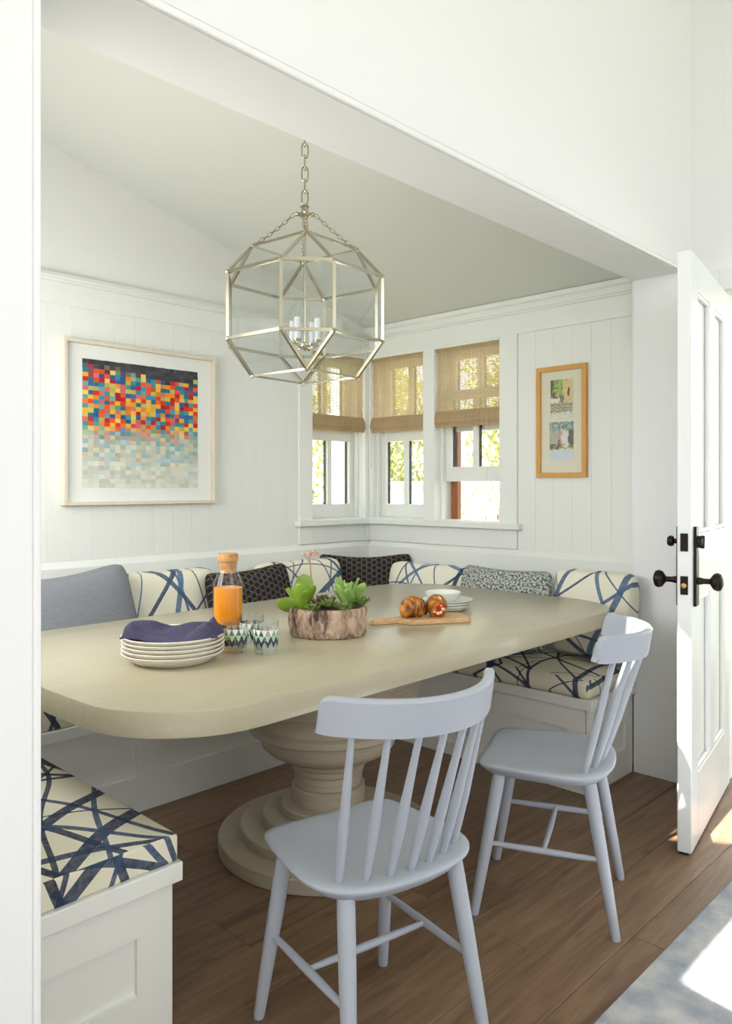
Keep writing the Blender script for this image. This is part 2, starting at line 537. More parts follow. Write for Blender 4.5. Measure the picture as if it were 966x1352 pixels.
# ------------------------------------------------------------------ mesh helpers
class MB:
    def __init__(s):
        s.v, s.f = [], []
    def add(s, vs, fs):
        o = len(s.v)
        s.v += [tuple(p) for p in vs]
        s.f += [tuple(o + i for i in f) for f in fs]
        return s
    def box(s, x0, x1, y0, y1, z0, z1):
        return s.add([(x0, y0, z0), (x1, y0, z0), (x1, y1, z0), (x0, y1, z0), (x0, y0, z1), (x1, y0, z1), (x1, y1, z1), (x0, y1, z1)],
                     [(0, 3, 2, 1), (4, 5, 6, 7), (0, 1, 5, 4), (1, 2, 6, 5), (2, 3, 7, 6), (3, 0, 4, 7)])
    def prism(s, poly, a0, a1, axis='z'):
        """extrude a polygon (list of 2-tuples) along an axis"""
        n = len(poly)
        def P(p, a):
            return (p[0], p[1], a) if axis == 'z' else ((p[0], a, p[1]) if axis == 'y' else (a, p[0], p[1]))
        vs = [P(p, a0) for p in poly] + [P(p, a1) for p in poly]
        fs = [tuple(range(n)), tuple(range(2 * n - 1, n - 1, -1))] + [(i, i + n, (i + 1) % n + n, (i + 1) % n) for i in range(n)]
        return s.add(vs, fs)
    def lathe(s, prof, seg=32, c=(0, 0, 0), sx=1.0, sy=1.0, cap=True):
        n = len(prof)
        vs, fs = [], []
        for (r, z) in prof:
            for k in range(seg):
                a = 2 * PI * k / seg
                vs.append((c[0] + r * sx * math.cos(a), c[1] + r * sy * math.sin(a), c[2] + z))
        for i in range(n - 1):
            for k in range(seg):
                k2 = (k + 1) % seg
                fs.append((i * seg + k, i * seg + k2, (i + 1) * seg + k2, (i + 1) * seg + k))
        if cap:
            if prof[0][0] > 1e-6:
                fs.append(tuple(range(seg - 1, -1, -1)))
            if prof[-1][0] > 1e-6:
                fs.append(tuple((n - 1) * seg + k for k in range(seg)))
        return s.add(vs, fs)
    def tube(s, pts, rad, seg=8, close=False, flat=1.0):
        pts = [Vector(p) for p in pts]
        n = len(pts)
        rs = rad if isinstance(rad, (list, tuple)) else [rad] * n
        vs, fs = [], []
        up = None
        for i, p in enumerate(pts):
            if close:
                t = pts[(i + 1) % n] - pts[i - 1]
            else:
                t = pts[min(i + 1, n - 1)] - pts[max(i - 1, 0)]
            t.normalize()
            if up is None:
                up = Vector((0, 0, 1)) if abs(t.z) < .9 else Vector((1, 0, 0))
            a = up - t * up.dot(t)
            if a.length < 1e-5:
                a = t.orthogonal()
            a.normalize()
            up = a
            b = t.cross(a)
            for k in range(seg):
                an = 2 * PI * (k + .5) / seg
                vs.append(p + a * (rs[i] * math.cos(an)) + b * (rs[i] * flat * math.sin(an)))
        m = n if close else n - 1
        for i in range(m):
            j = (i + 1) % n
            for k in range(seg):
                k2 = (k + 1) % seg
                fs.append((i * seg + k, i * seg + k2, j * seg + k2, j * seg + k))
        if not close:
            fs.append(tuple(range(seg - 1, -1, -1)))
            fs.append(tuple((n - 1) * seg + k for k in range(seg)))
        return s.add(vs, fs)
    def sphere(s, c, rx, ry=None, rz=None, u=12, v=8):
        ry = ry or rx
        rz = rz or rx
        vs = [(c[0], c[1], c[2] - rz)]
        for i in range(1, v):
            a = -PI / 2 + PI * i / v
            for k in range(u):
                b = 2 * PI * k / u
                vs.append((c[0] + rx * math.cos(a) * math.cos(b), c[1] + ry * math.cos(a) * math.sin(b), c[2] + rz * math.sin(a)))
        vs.append((c[0], c[1], c[2] + rz))
        fs = [(0, 1 + (k + 1) % u, 1 + k) for k in range(u)]
        for i in range(v - 2):
            for k in range(u):
                k2 = (k + 1) % u
                fs.append((1 + i * u + k, 1 + i * u + k2, 1 + (i + 1) * u + k2, 1 + (i + 1) * u + k))
        L = 1 + (v - 2) * u
        fs += [(L + k, L + (k + 1) % u, len(vs) - 1) for k in range(u)]
        return s.add(vs, fs)
    def mesh(s, name, m, smooth=None, bevel=0.0, segs=2, uvf=None):
        me = bpy.data.meshes.new(name)
        me.from_pydata(s.v, [], s.f)
        bm = bmesh.new()
        bm.from_mesh(me)
        bmesh.ops.recalc_face_normals(bm, faces=bm.faces)
        if bevel:
            es = [e for e in bm.edges if len(e.link_faces) == 2 and e.calc_face_angle(0) > .5]
            bmesh.ops.bevel(bm, geom=es, offset=bevel, segments=segs, profile=.5, affect='EDGES', clamp_overlap=True)
        if uvf:
            ly = bm.loops.layers.uv.new('UVMap')
            for f in bm.faces:
                for l in f.loops:
                    l[ly].uv = uvf(l.vert.co, f.normal)
        bm.to_mesh(me)
        bm.free()
        if smooth:
            me.shade_smooth()
            me.set_sharp_from_angle(angle=R(smooth))
        me.materials.append(m)
        return me
    def build(s, name, m, parent=None, smooth=None, bevel=0.0, segs=2, uvf=None, loc=None, rot=None):
        return link(name, s.mesh(name, m, smooth, bevel, segs, uvf), parent, loc, rot)

def link(name, me, parent=None, loc=None, rot=None):
    o = bpy.data.objects.new(name, me)
    C.objects.link(o)
    if parent:
        o.parent = parent
    if loc:
        o.location = loc
    if rot:
        o.rotation_euler = rot
    return o

def tag(o, label, cat, group=None):
    o['label'] = label
    o['category'] = cat
    if group:
        o['group'] = group
    return o

def thing(name, label, cat, loc=(0, 0, 0), rz=0.0, group=None):
    o = bpy.data.objects.new(name, None)
    o.empty_display_size = .05
    C.objects.link(o)
    o.location = loc
    o.rotation_euler = (0, 0, rz)
    return tag(o, label, cat, group)

def struct(o):
    o['kind'] = 'structure'
    return o

# ------------------------------------------------------------------ key dimensions (metres)
XB, YA = 3.29, 3.15            # window wall / picture wall planes behind the boarding
XL = .495                      # nook's left wall
Y0, Y1 = 1.29, 1.495           # opening wall, hall face / nook face
JL, JR = .554, 3.217           # jambs of the opening
SOF = 2.12                     # underside of the header
HX0, HX1, HY0, HZ = -2.5, 3.33, -3.3, 3.6
def zc(x):
    return 2.148 + .264 * (3.28 - x)

# ------------------------------------------------------------------ floor
fl = struct(MB().box(HX0, HX1 + .15, HY0, YA + .14, -.12, -.014).build('floor', M['black']))
random.seed(5)
PW = .178
row = 0
y = .947 - PW * 24
plank_cache = {}
while y < YA:
    y1 = min(y + PW, YA)
    if abs(y - 1.125) < .01:
        cuts = [HX0, -.3, 1.783, 3.48]
    else:
        s0 = random.uniform(-2.2, -.5)
        cuts = [HX0, s0, s0 + 2.0, s0 + 4.0, 3.48]
        cuts = [c for c in cuts if c < 3.2] + [3.48]
    for a, b in zip(cuts[:-1], cuts[1:]):
        L = round(b - a, 3)
        W = round(y1 - y, 3)
        if (L, W) not in plank_cache:
            plank_cache[(L, W)] = MB().box(-L / 2 + .0008, L / 2 - .0008, -W / 2 + .0009, W / 2 - .0009, -.014, 0).mesh('plank', M['plank'], bevel=.0012, segs=1)
        link('plank', plank_cache[(L, W)], fl, ((a + b) / 2, (y + y1) / 2, 0))
    y += PW
    row += 1

# ------------------------------------------------------------------ nook shell
WX0, WX1 = 2.83, 3.238         # window opening in wall A (x)
B2 = (2.716, 3.115)            # window openings in wall B (y)
B3 = (2.222, 2.636)
WZ0, WZ1 = 1.055, 1.972
YE, XE = YA + .15, XB + .15
wa = MB()
wa.prism([(XL - .15, 0), (WX0, 0), (WX0, zc(WX0)), (XL - .15, zc(XL - .15))], YA, YE, 'y')
wa.box(WX0, WX1, YA, YE, 0, WZ0)
wa.prism([(WX0, WZ1), (WX1, WZ1), (WX1, zc(WX1)), (WX0, zc(WX0))], YA, YE, 'y')
wa.prism([(WX1, 0), (XE, 0), (XE, zc(XB)), (WX1, zc(WX1))], YA, YE, 'y')
wall_a = struct(wa.build('wall_back', M['nook_white']))
wb = MB()
ZT = 2.16
wb.box(XB, XE, Y0 + .001, B3[0], 0, ZT)
wb.box(XB, XE, B3[1], B2[0], 0, ZT)
wb.box(XB, XE, B2[1], YA - .001, 0, ZT)
for q in (B2, B3):
    wb.box(XB, XE, q[0], q[1], 0, WZ0)
    wb.box(XB, XE, q[0], q[1], WZ1, ZT)
wall_b = struct(wb.build('wall_right', M['nook_white']))
LW0, LW1, LZ0, LZ1 = 1.78, 2.88, 1.10, 2.02      # opening added in the nook's left wall, out of view, for fill light
def left_wall(y0, y1, z0=0.0, z1=None):
    return [(XL - .15, z0), (XL, z0), (XL, z1 or zc(XL)), (XL - .15, z1 or zc(XL))], y0, y1, 'y'
wl = MB()
wl.prism(*left_wall(Y1, LW0)).prism(*left_wall(LW1, YA)).prism(*left_wall(LW0, LW1, 0, LZ0)).prism(*left_wall(LW0, LW1, LZ1))
struct(wl.build('wall_left', M['nook_white']))
wl = MB().box(XL - .09, XL - .05, LW0, LW1, LZ0, LZ0 + .05).box(XL - .09, XL - .05, LW0, LW1, LZ1 - .05, LZ1)
for q in (LW0 + .025, (LW0 + LW1) / 2, LW1 - .025):
    wl.box(XL - .09, XL - .05, q - .025, q + .025, LZ0, LZ1)
struct(wl.build('window_6', M['nook_trim']))  # frame of the opening added to light the nook
struct(MB().box(-.95, XL - .151, Y1 + .01, YE + .3, 2.10, 2.16).build('added_sun_blocker', M['nook_trim']))  # unseen slab added to keep direct sun out of the left opening
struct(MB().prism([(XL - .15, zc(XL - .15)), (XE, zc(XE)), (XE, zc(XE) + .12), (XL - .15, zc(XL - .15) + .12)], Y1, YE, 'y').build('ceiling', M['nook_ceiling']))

# v-groove boards: each one a piece of its wall
BZ0, BZ1 = .90, 1.987
def board_mesh(wd, hgt, thick=.012, ch=.0016):
    p = [(0.0001, 0), (wd - .0001, 0), (wd - .0001, -thick + ch), (wd - ch, -thick), (ch, -thick), (.0001, -thick + ch)]
    return MB().prism(p, 0, hgt, 'z').mesh('board', M['nook_white'])
BW = .0985
bm_a = board_mesh(BW, BZ1 - BZ0)
x = 1.379 - BW * 9
while x < 2.733:
    x0 = max(x, XL + .001)
    x1 = min(x + BW, 2.735)
    me = bm_a if abs(x1 - x0 - BW) < 1e-6 else board_mesh(x1 - x0, BZ1 - BZ0)
    link('board', me, wall_a, (x0, YA, BZ0))
    x += BW
y = 2.1185
while y > 1.50:
    yl = max(y - BW, 1.496)
    me = bm_a if y - yl > BW - 1e-6 else board_mesh(y - yl, BZ1 - BZ0)
    link('board', me, wall_b, (XB, y, BZ0), (0, 0, R(-90)))
    y -= BW

TR = M['nook_trim']
def trim(n, mb, m=None, bevel=.002):
    return struct(mb.build('trim_%d' % n, m or TR, bevel=bevel, segs=1))
# frieze + crown
trim(1, MB().box(XL, XB - .022, YA - .022, YA, BZ1 - .002, 2.076))
trim(2, MB().prism([(YA, 2.076), (YA - .030, 2.076), (YA - .034, 2.082), (YA - .030, 2.090), (YA - .038, 2.096), (YA - .030, 2.112), (YA, 2.118)], XL, XB - .03, 'x'), bevel=0)
trim(3, MB().box(XB - .022, XB, Y1, YA, BZ1 - .002, 2.084))
trim(4, MB().prism([(XB, 2.084), (XB - .030, 2.084), (XB - .034, 2.092), (XB - .026, 2.098), (XB - .026, 2.126), (XB - .040, 2.132), (XB - .044, 2.150), (XB - .044, zc(XB) + .008), (XB, zc(XB) - .002)], Y1, YA, 'y'), bevel=0)
# rail above the bench backs with sloping cap
RZ = .915
trim(5, MB().prism([(YA, .36), (YA - .034, .36), (YA - .034, RZ - .022), (YA - .012, RZ + .004), (YA, RZ + .004)], XL, XB, 'x'), bevel=0)
trim(6, MB().prism([(XB, .36), (XB - .034, .36), (XB - .034, RZ - .022), (XB - .012, RZ + .004), (XB, RZ + .004)], Y1, YA - .034, 'y'), bevel=0)
# window casings, mullion post, corner post
CT = .022
trim(7, MB().box(2.733, WX0, YA - CT, YA, RZ + .006, BZ1))
trim(8, MB().box(WX1, XB - .001, YA - CT, YA, RZ + .006, BZ1))
trim(9, MB().box(XB - CT, XB, B2[1], YA - CT, RZ + .006, BZ1))
trim(10, MB().box(XB - CT - .004, XB, B3[1], B2[0], 1.05, BZ1))
trim(11, MB().box(XB - CT, XB, 2.119, B3[0], RZ + .006, BZ1))
trim(12, MB().box(WX0, WX1, YA - CT, YA, WZ1 - .001, BZ1))
trim(13, MB().box(XB - CT, XB, B3[0], B2[1], WZ1 - .001, BZ1))
# sills and aprons
trim(14, MB().box(2.712, XB - .05, YA - .052, YA + .05, 1.018, 1.050), bevel=.004)
trim(15, MB().box(XB - .052, XB + .05, 2.092, YA - .001, 1.018, 1.050), bevel=.004)
trim(16, MB().box(WX0, WX1, YA - .020, YA, RZ + .006, 1.018))
trim(17, MB().box(XB - .020, XB, B3[0], B2[1], RZ + .006, 1.018))
trim(18, MB().box(XB - .012, XB, 2.119, B2[1], RZ + .005, .962))

# ------------------------------------------------------------------ windows
def sash(parent, name, wd, yd, z0, z1, bot, top, st=.048, mun=.03):
    s = MB().box(0, st, yd, yd + .036, z0, z1).box(wd - st, wd, yd, yd + .036, z0, z1)
    s.box(st, wd - st, yd, yd + .036, z0, z0 + bot).box(st, wd - st, yd, yd + .036, z1 - top, z1)
    so = s.build(name, TR, parent, bevel=.0025, segs=1)
    MB().box(wd / 2 - mun / 2, wd / 2 + mun / 2, yd + .003, yd + .033, z0 + bot - .002, z1 - top + .002).build('muntin', TR, so)
    for a, b in ((st, wd / 2 - mun / 2), (wd / 2 + mun / 2, wd - st)):
        MB().box(a, b, yd + .016, yd + .020, z0 + bot, z1 - top).build('pane', M['glass_win'], so)
        MB().box(a, a + .005, yd + .021, yd + .036, z0 + bot, z1 - top).box(b - .005, b, yd + .021, yd + .036, z0 + bot, z1 - top).build('gasket', M['black'], so)
    return so

def window(n, loc, rz, wd, lift=0.0, track=False):
    wn = bpy.data.objects.new('window_%d' % n, None)
    C.objects.link(wn)
    wn.location = loc
    wn.rotation_euler = (0, 0, rz)
    struct(wn)
    sash(wn, 'upper_sash', wd, .100, 1.53, WZ1, .05, .05)
    sash(wn, 'lower_sash', wd, .058, WZ0 + lift, 1.545 + lift, .078, .052)
    MB().box(.0, .014, .030, .056, WZ0, WZ1).box(wd - .014, wd, .030, .056, WZ0, WZ1).build('stop', TR, wn)
    if track:
        MB().box(.014, .060, .102, .135, WZ0, 1.53).build('track', M['wood_brown'], wn)
    return wn
window(1, (WX0, YA, 0), 0, WX1 - WX0)
window(2, (XB, B2[1], 0), R(-90), B2[1] - B2[0])
window(3, (XB, B3[1], 0), R(-90), B3[1] - B3[0], lift=.205, track=True)

def roman_blind(label, loc, rz, wd, zb, cord=None):
    t = thing('roman_blind', label, 'blind', loc, rz, 'woven blinds in the corner windows')
    nz = 24
    v, f = [], []
    ht = 1.966 - zb
    for i in range(nz + 1):
        z = zb + .04 + (ht - .04) * i / nz
        yo = -.006 + .003 * math.sin(i * 1.3)
        v += [(.003, yo, z), (wd - .003, yo, z)]
    f = [(2 * i, 2 * i + 1, 2 * i + 3, 2 * i + 2) for i in range(nz)]
    p = MB().add(v, f).build('woven_panel', M['blind'], t)
    # stacked folds at the hem
    for k, (zlo, zhi, yf) in enumerate(((zb, zb + .060, -.012), (zb + .011, zb + .075, -.017), (zb + .023, zb + .088, -.023))):
        pr = [(-.007, zhi), (yf - .001, zhi - .030), (yf - .004, zlo + .010), (yf - .003, zlo + .002), (yf + .001, zlo), (yf + .003, zlo + .004), (-.006, zhi - .010)]
        MB().prism(pr, .001, wd - .001, 'x').build('fold', M['blind_fold'], t, smooth=40)
    MB().box(.002, wd - .002, -.012, .012, 1.955, 1.970).build('headrail', M['blind_fold'], t)
    if cord:
        x, z1 = cord
        c = MB().tube([(x, -.030, zb + .05), (x, -.034, z1)], .0012, 6)
        c.sphere((x, -.034, z1 - .012), .005, .005, .014, 8, 6)
        c.build('pull_cord', M['paper_cream'], t)
    return t
roman_blind('woven tan roman blind on the picture wall window, behind the glass lantern', (WX0, YA, 0), 0, WX1 - WX0, 1.545)
roman_blind('woven tan roman blind over the closed window between corner post and mullion', (XB, B2[1], 0), R(-90), B2[1] - B2[0], 1.545, (.02, 1.37))
roman_blind('woven tan roman blind over the partly raised window beside the oak framed picture', (XB, B3[1], 0), R(-90), B3[1] - B3[0], 1.548, (.345, 1.085))

# ------------------------------------------------------------------ opening wall, hall shell
HW = M['hall_white']
wf = MB().box(HX0, JL, Y0, Y1, 0, HZ).box(JR, HX1 + .15, Y0, Y1 - .0005, 0, HZ).box(JL, JR, Y0, Y1, SOF, HZ)
struct(wf.build('wall_front', HW))
tb = MB().box(JL - .004, JR + .03, Y0 - .010, Y0, SOF + .002, SOF + .018)
tb.box(JL - .004, JR + .03, Y0 - .004, Y0, SOF + .022, SOF + .030)
struct(tb.build('trim_19', HW, bevel=.002, segs=1))
struct(MB().box(JL - .012, JL, Y0 - .008, Y0, .0, SOF + .018).build('trim_20', HW, bevel=.003))
trim(21, MB().box(JR + .006, XB - .045, Y1, Y1 + .012, .92, SOF))
# hall right wall with the doorway, casing
DY0, DY1, DZ = .355, 1.165, 2.04
hr = MB().box(HX1, HX1 + .15, HY0, DY0, 0, HZ).box(HX1, HX1 + .15, DY1, Y0, 0, HZ).box(HX1, HX1 + .15, DY0, DY1, DZ, HZ)
struct(hr.build('wall_hall_right', HW))
dc = MB().box(HX1 - .016, HX1, DY0 - .09, DY0, 0, DZ + .09).box(HX1 - .016, HX1, DY1 + .006, DY1 + .09, 0, DZ + .09).box(HX1 - .016, HX1, DY0, DY1 + .006, DZ, DZ + .09)
struct(dc.build('trim_22', M['door_white'], bevel=.003, segs=1))
# hall left and rear walls with big window openings
hl = MB().box(HX0 - .12, HX0, HY0, -2.5, 0, HZ).box(HX0 - .12, HX0, .5, Y1, 0, HZ).box(HX0 - .12, HX0, -2.5, .5, 0, 1.5).box(HX0 - .12, HX0, -2.5, .5, 3.4, HZ)
struct(hl.build('wall_hall_left', HW))
hb = MB().box(HX0, -1.7, HY0 - .12, HY0, 0, HZ).box(2.7, HX1 + .15, HY0 - .12, HY0, 0, HZ).box(-1.7, 2.7, HY0 - .12, HY0, 0, 1.5).box(-1.7, 2.7, HY0 - .12, HY0, 3.4, HZ)
struct(hb.build('wall_hall_back', HW))
for n, (ax, a0, a1) in enumerate((('x', -1.7, 2.7), ('y', -2.5, .5))):
    g = MB()
    for k in range(5):
        c = a0 + (a1 - a0) * k / 4
        if ax == 'x':
            g.box(c - .03, c + .03, HY0 + .0, HY0 + .06, 1.5, 3.4)
        else:
            g.box(HX0, HX0 + .06, c - .03, c + .03, 1.5, 3.4)
    for z in (1.53, 2.45, 3.37):
        if ax == 'x':
            g.box(a0, a1, HY0, HY0 + .05, z - .03, z + .03)
        else:
            g.box(HX0, HX0 + .05, a0, a1, z - .03, z + .03)
    struct(g.build('window_%d' % (4 + n), M['door_white']))
# hall ceiling with two skylight openings through which the sun reaches the floor
shift = SUN_T * (HZ / math.tan(R(SUN_EL)))
def up_to_ceiling(poly):
    return [(p[0] - shift.x, p[1] - shift.y) for p in poly]
holes = [up_to_ceiling([(2.685, 1.12), (2.853, .88), (3.02, .88), (3.15, 1.12)]),
         up_to_ceiling([(1.93, .763), (1.87, .30), (2.62, .30), (2.62, .763)])]
bm = bmesh.new()
edges = []
for loop in [[(HX0, HY0), (HX1 + .15, HY0), (HX1 + .15, Y1), (HX0, Y1)]] + holes:
    vs = [bm.verts.new((p[0], p[1], HZ)) for p in loop]
    edges += [bm.edges.new((vs[i], vs[(i + 1) % len(vs)])) for i in range(len(vs))]
bmesh.ops.triangle_fill(bm, edges=edges, use_beauty=True)
me = bpy.data.meshes.new('ceiling_hall')
bm.to_mesh(me)
bm.free()
me.materials.append(HW)
struct(link('ceiling_hall', me))

# ------------------------------------------------------------------ open door
DW, DT, DH = .756, .045, 2.012
door = bpy.data.objects.new('door_1', None)
C.objects.link(door)
struct(door)
ang = math.atan2(.133, .744)
# local x: from free edge towards the hinge; local y: away from the camera side; z up
door.location = (2.607, 1.011, .008)
door.rotation_euler = (0, 0, ang)
DM = M['door_white']
def dbox(name, x0, x1, z0, z1, y0=0.0, y1=DT, bevel=.002):
    return MB().box(x0, x1, y0, y1, z0, z1).build(name, DM, door, bevel=bevel, segs=1)
ST, MS = .112, .095
dbox('stile', 0, ST, 0, DH)
dbox('stile', DW - ST, DW, 0, DH)
dbox('stile', DW / 2 - MS / 2, DW / 2 + MS / 2, .24, 1.90)
dbox('rail', ST, DW - ST, 0, .24)
dbox('rail', ST, DW - ST, 1.90, DH)
dbox('rail', ST, DW / 2 - MS / 2, .84, 1.06)
dbox('rail', DW / 2 + MS / 2, DW - ST, .84, 1.06)
for (a, b) in ((ST, DW / 2 - MS / 2), (DW / 2 + MS / 2, DW - ST)):
    for (z0, z1) in ((.24, .84), (1.06, 1.90)):
        p = MB().box(a, b, .017, DT - .017, z0, z1)
        po = p.build('panel', DM, door)
        e = .016
        for yy, yb in ((.002, .017), (DT - .017, DT - .002)):
            mo = MB()
            lo, hi = (yy, yb)
            mo.box(a, a + e, lo, hi, z0, z1).box(b - e, b, lo, hi, z0, z1).box(a + e, b - e, lo, hi, z0, z0 + e).box(a + e, b - e, lo, hi, z1 - e, z1)
            mo.build('moulding', DM, po, bevel=.005, segs=2)
KZ, LZ = .905, 1.037
def knob_set(sgn, y):
    plate = MB().box(.030, .078, min(y, y + sgn * .010), max(y, y + sgn * .010), KZ - .085, KZ + .085).build('knob_plate', M['bronze'], door, bevel=.003)
    prof = [(.0, .0), (.013, .0), (.012, .012), (.0095, .020), (.0095, .040), (.016, .044), (.027, .052), (.031, .064), (.027, .074), (.014, .080), (.0, .081)]
    k = MB().lathe(prof, 20)
    k.build('knob', M['bronze'], plate, smooth=50, loc=(.054, y + sgn * .008, KZ), rot=(R(90 if sgn < 0 else -90), 0, 0))
    d = MB().box(.032, .076, min(y, y + sgn * .010), max(y, y + sgn * .010), LZ - .052, LZ + .052).build('deadbolt_plate', M['bronze'], door, bevel=.003)
    if sgn < 0:
        MB().lathe([(0, 0), (.021, 0), (.019, .014), (.010, .018), (0, .018)], 20).build('cylinder', M['bronze'], d, smooth=40, loc=(.054, y + sgn * .010, LZ), rot=(R(90), 0, 0))
        MB().box(-.006, .006, -.026, -.010, -.022, .022).build('cylinder_cover', M['bronze'], d, bevel=.004, loc=(.054, y - .006, LZ), rot=(0, R(12), 0))
    else:
        MB().lathe([(0, 0), (.009, 0), (.008, .010), (.017, .014), (.019, .024), (.014, .032), (0, .033)], 18).build('thumb_turn', M['bronze'], d, smooth=50, loc=(.054, y + .010, LZ), rot=(R(-90), 0, 0))
knob_set(-1, 0.0)
knob_set(1, DT)
for zz, hb_ in ((LZ, .030), (KZ - .012, .031)):
    lp = MB().box(-.0025, .001, DT / 2 - .012, DT / 2 + .012, zz - hb_, zz + hb_).build('latch_plate', M['bronze'], door)
    if zz < 1:
        MB().lathe([(0, 0), (.010, 0), (.0085, .008), (0, .009)], 16).build('latch_bolt', M['brass'], lp, smooth=50, loc=(-.002, DT / 2, zz), rot=(0, R(-90), 0))
MB().box(.004, .10, .010, .036, -.006, .002).build('bottom_sweep', M['black'], door)
for z in (.25, 1.05, 1.80):
    MB().lathe([(0, 0), (.006, 0), (.006, .09), (0, .09)], 10).build('hinge', M['bronze'], door, loc=(DW + .004, DT + .002, z))

# ------------------------------------------------------------------ benches
BM_ = M['bench_white']
def shaker(parent, L, z0, z1, rails, depth=.012):
    """framed front built on local x (0..L), local y = 0 outwards negative; rails = list of panel x-ranges"""
    zt, zb = rails[0], rails[1]
    MB().box(0, L, -depth, 0, zt, z1).build('rail', BM_, parent)
    MB().box(0, L, -depth, 0, z0, zb).build('rail', BM_, parent)
    xs = [0] + [q for p in rails[2] for q in p] + [L]
    for a, b in zip(xs[0::2], xs[1::2]):
        if b - a > .003:
            MB().box(a, b, -depth, 0, zb, zt).build('stile', BM_, parent)

PZ0, PZ1 = .342, .385
# back bench
t = thing('built_in_bench', 'white panelled bench along the picture wall behind the table', 'bench', (0, 0, 0), 0, 'built-in banquette benches')
MB().box(XL + .002, XB - .036, 2.667, YA - .036, 0, PZ0).build('body', BM_, t)
MB().box(XL + .002, XB - .036, 2.635, YA - .036, PZ0, PZ1).build('seat_board', BM_, t, bevel=.003)
hold = bpy.data.objects.new('front', None)
def framed_front(t, loc, rz, L, spec):
    f = MB().box(0, L, 0, .004, .001, PZ0 - .001).build('front_panel', BM_, t, loc=loc, rot=(0, 0, rz))
    shaker(f, L, .001, PZ0 - .001, spec)
    return f
bpy.data.objects.remove(hold)
framed_front(t, (.96, 2.667 - .004, 0), 0, 2.82 - .96, (.252, .137, [(.04, 1.506 - .96), (1.600 - .96, 2.20 - .96), (2.29 - .96, 1.84)]))
# left bench
t = thing('built_in_bench', 'white panelled bench running out beside the left jamb, end panel towards the hall', 'bench', (0, 0, 0), 0, 'built-in banquette benches')
MB().box(XL + .002, .946, 1.547, 2.63, 0, PZ0).build('body', BM_, t)
MB().box(XL + .002, .975, 1.513, 2.633, PZ0, PZ1).build('seat_board', BM_, t, bevel=.003)
framed_front(t, (XL + .002, 1.547 - .004, 0), 0, .958 - XL - .002, (.246, .119, [(.09, .871 - XL - .002)]))
framed_front(t, (.950, 1.549, 0), R(90), 1.08, (.252, .137, [(.09, .50), (.59, 1.0)]))
# right bench
t = thing('built_in_bench', 'white panelled bench below the windows with power outlet in its front', 'bench', (0, 0, 0), 0, 'built-in banquette benches')
MB().box(2.848, JR - .004, 1.514, 2.63, 0, PZ0).build('body', BM_, t)
MB().box(2.815, JR - .004, 1.480, 2.633, PZ0, PZ1).build('seat_board', BM_, t, bevel=.003)
framed_front(t, (2.836, 1.514 - .004, 0), 0, JR - .004 - 2.836, (.238, .116, [(.09, 3.148 - 2.836)]))
fp = framed_front(t, (2.844, 2.62, 0), R(-90), 1.10, (.252, .06, [(.09, 1.02)]))
ol = MB().box(-.035, .035, -.006, 0, -.055, .055).build('outlet', M['outlet'], t, bevel=.003, loc=(2.8430, 2.11, .160), rot=(0, 0, R(-90)))
for z in (-.022, .022):
    MB().box(-.016, .016, -.0085, -.005, z - .014, z + .014).build('socket', M['outlet'], ol, bevel=.002)

# seat cushions
def uv_box(co, n):
    ax, ay, az = abs(n.x), abs(n.y), abs(n.z)
    return (co.x + (co.z if ax > .7 else 0), co.y + (co.z if ay > .7 else 0))
def seat_cushion(name, label, x0, x1, y0, y1, z0, z1, r, puff=0.0):
    nx, ny = max(2, int((x1 - x0) / .08)), max(2, int((y1 - y0) / .08))
    W, D, Hh = x1 - x0, y1 - y0, z1 - z0
    bm_ = bmesh.new()
    bmesh.ops.create_cube(bm_, size=1)
    for v in bm_.verts:
        v.co = Vector((v.co.x * W, v.co.y * D, (v.co.z + .5) * Hh))
    bmesh.ops.bevel(bm_, geom=list(bm_.edges), offset=r, segments=3, profile=.6, affect='EDGES')
    for k in range(1, nx):
        bmesh.ops.bisect_plane(bm_, geom=list(bm_.verts) + list(bm_.edges) + list(bm_.faces), plane_co=(-W / 2 + W * k / nx, 0, 0), plane_no=(1, 0, 0))
    for k in range(1, ny):
        bmesh.ops.bisect_plane(bm_, geom=list(bm_.verts) + list(bm_.edges) + list(bm_.faces), plane_co=(0, -D / 2 + D * k / ny, 0), plane_no=(0, 1, 0))
    for v in bm_.verts:
        if v.co.z > Hh * .5:
            fx = max(0, 1 - abs(v.co.x / (W / 2)) ** 4)
            fy = max(0, 1 - abs(v.co.y / (D / 2)) ** 4)
            v.co.z += puff * fx * fy
    ly = bm_.loops.layers.uv.new('UVMap')
    for f in bm_.faces:
        for l in f.loops:
            l[ly].uv = uv_box(l.vert.co, f.normal)
    me = bpy.data.meshes.new(name)
    bm_.to_mesh(me)
    bm_.free()
    me.shade_smooth()
    me.materials.append(M['brush_seat'])
    o = link(name, me, None, ((x0 + x1) / 2, (y0 + y1) / 2, z0))
    return tag(o, label, 'cushion', 'brushstroke seat cushions')
seat_cushion('seat_cushion', 'thin boxed seat cushion with navy brushstrokes on the bench by the left jamb', XL + .01, .968, 1.522, 2.60, PZ1, .447, .008, .006)
seat_cushion('seat_cushion', 'long seat cushion with navy brushstrokes along the picture wall bench', XL + .01, XB - .05, 2.640, YA - .045, PZ1, .485, .018, .01)
seat_cushion('seat_cushion', 'puffy seat cushion with dark brushstrokes on the bench under the windows', 2.805, JR - .012, 1.485, 2.625, PZ1, .462, .034, .022)

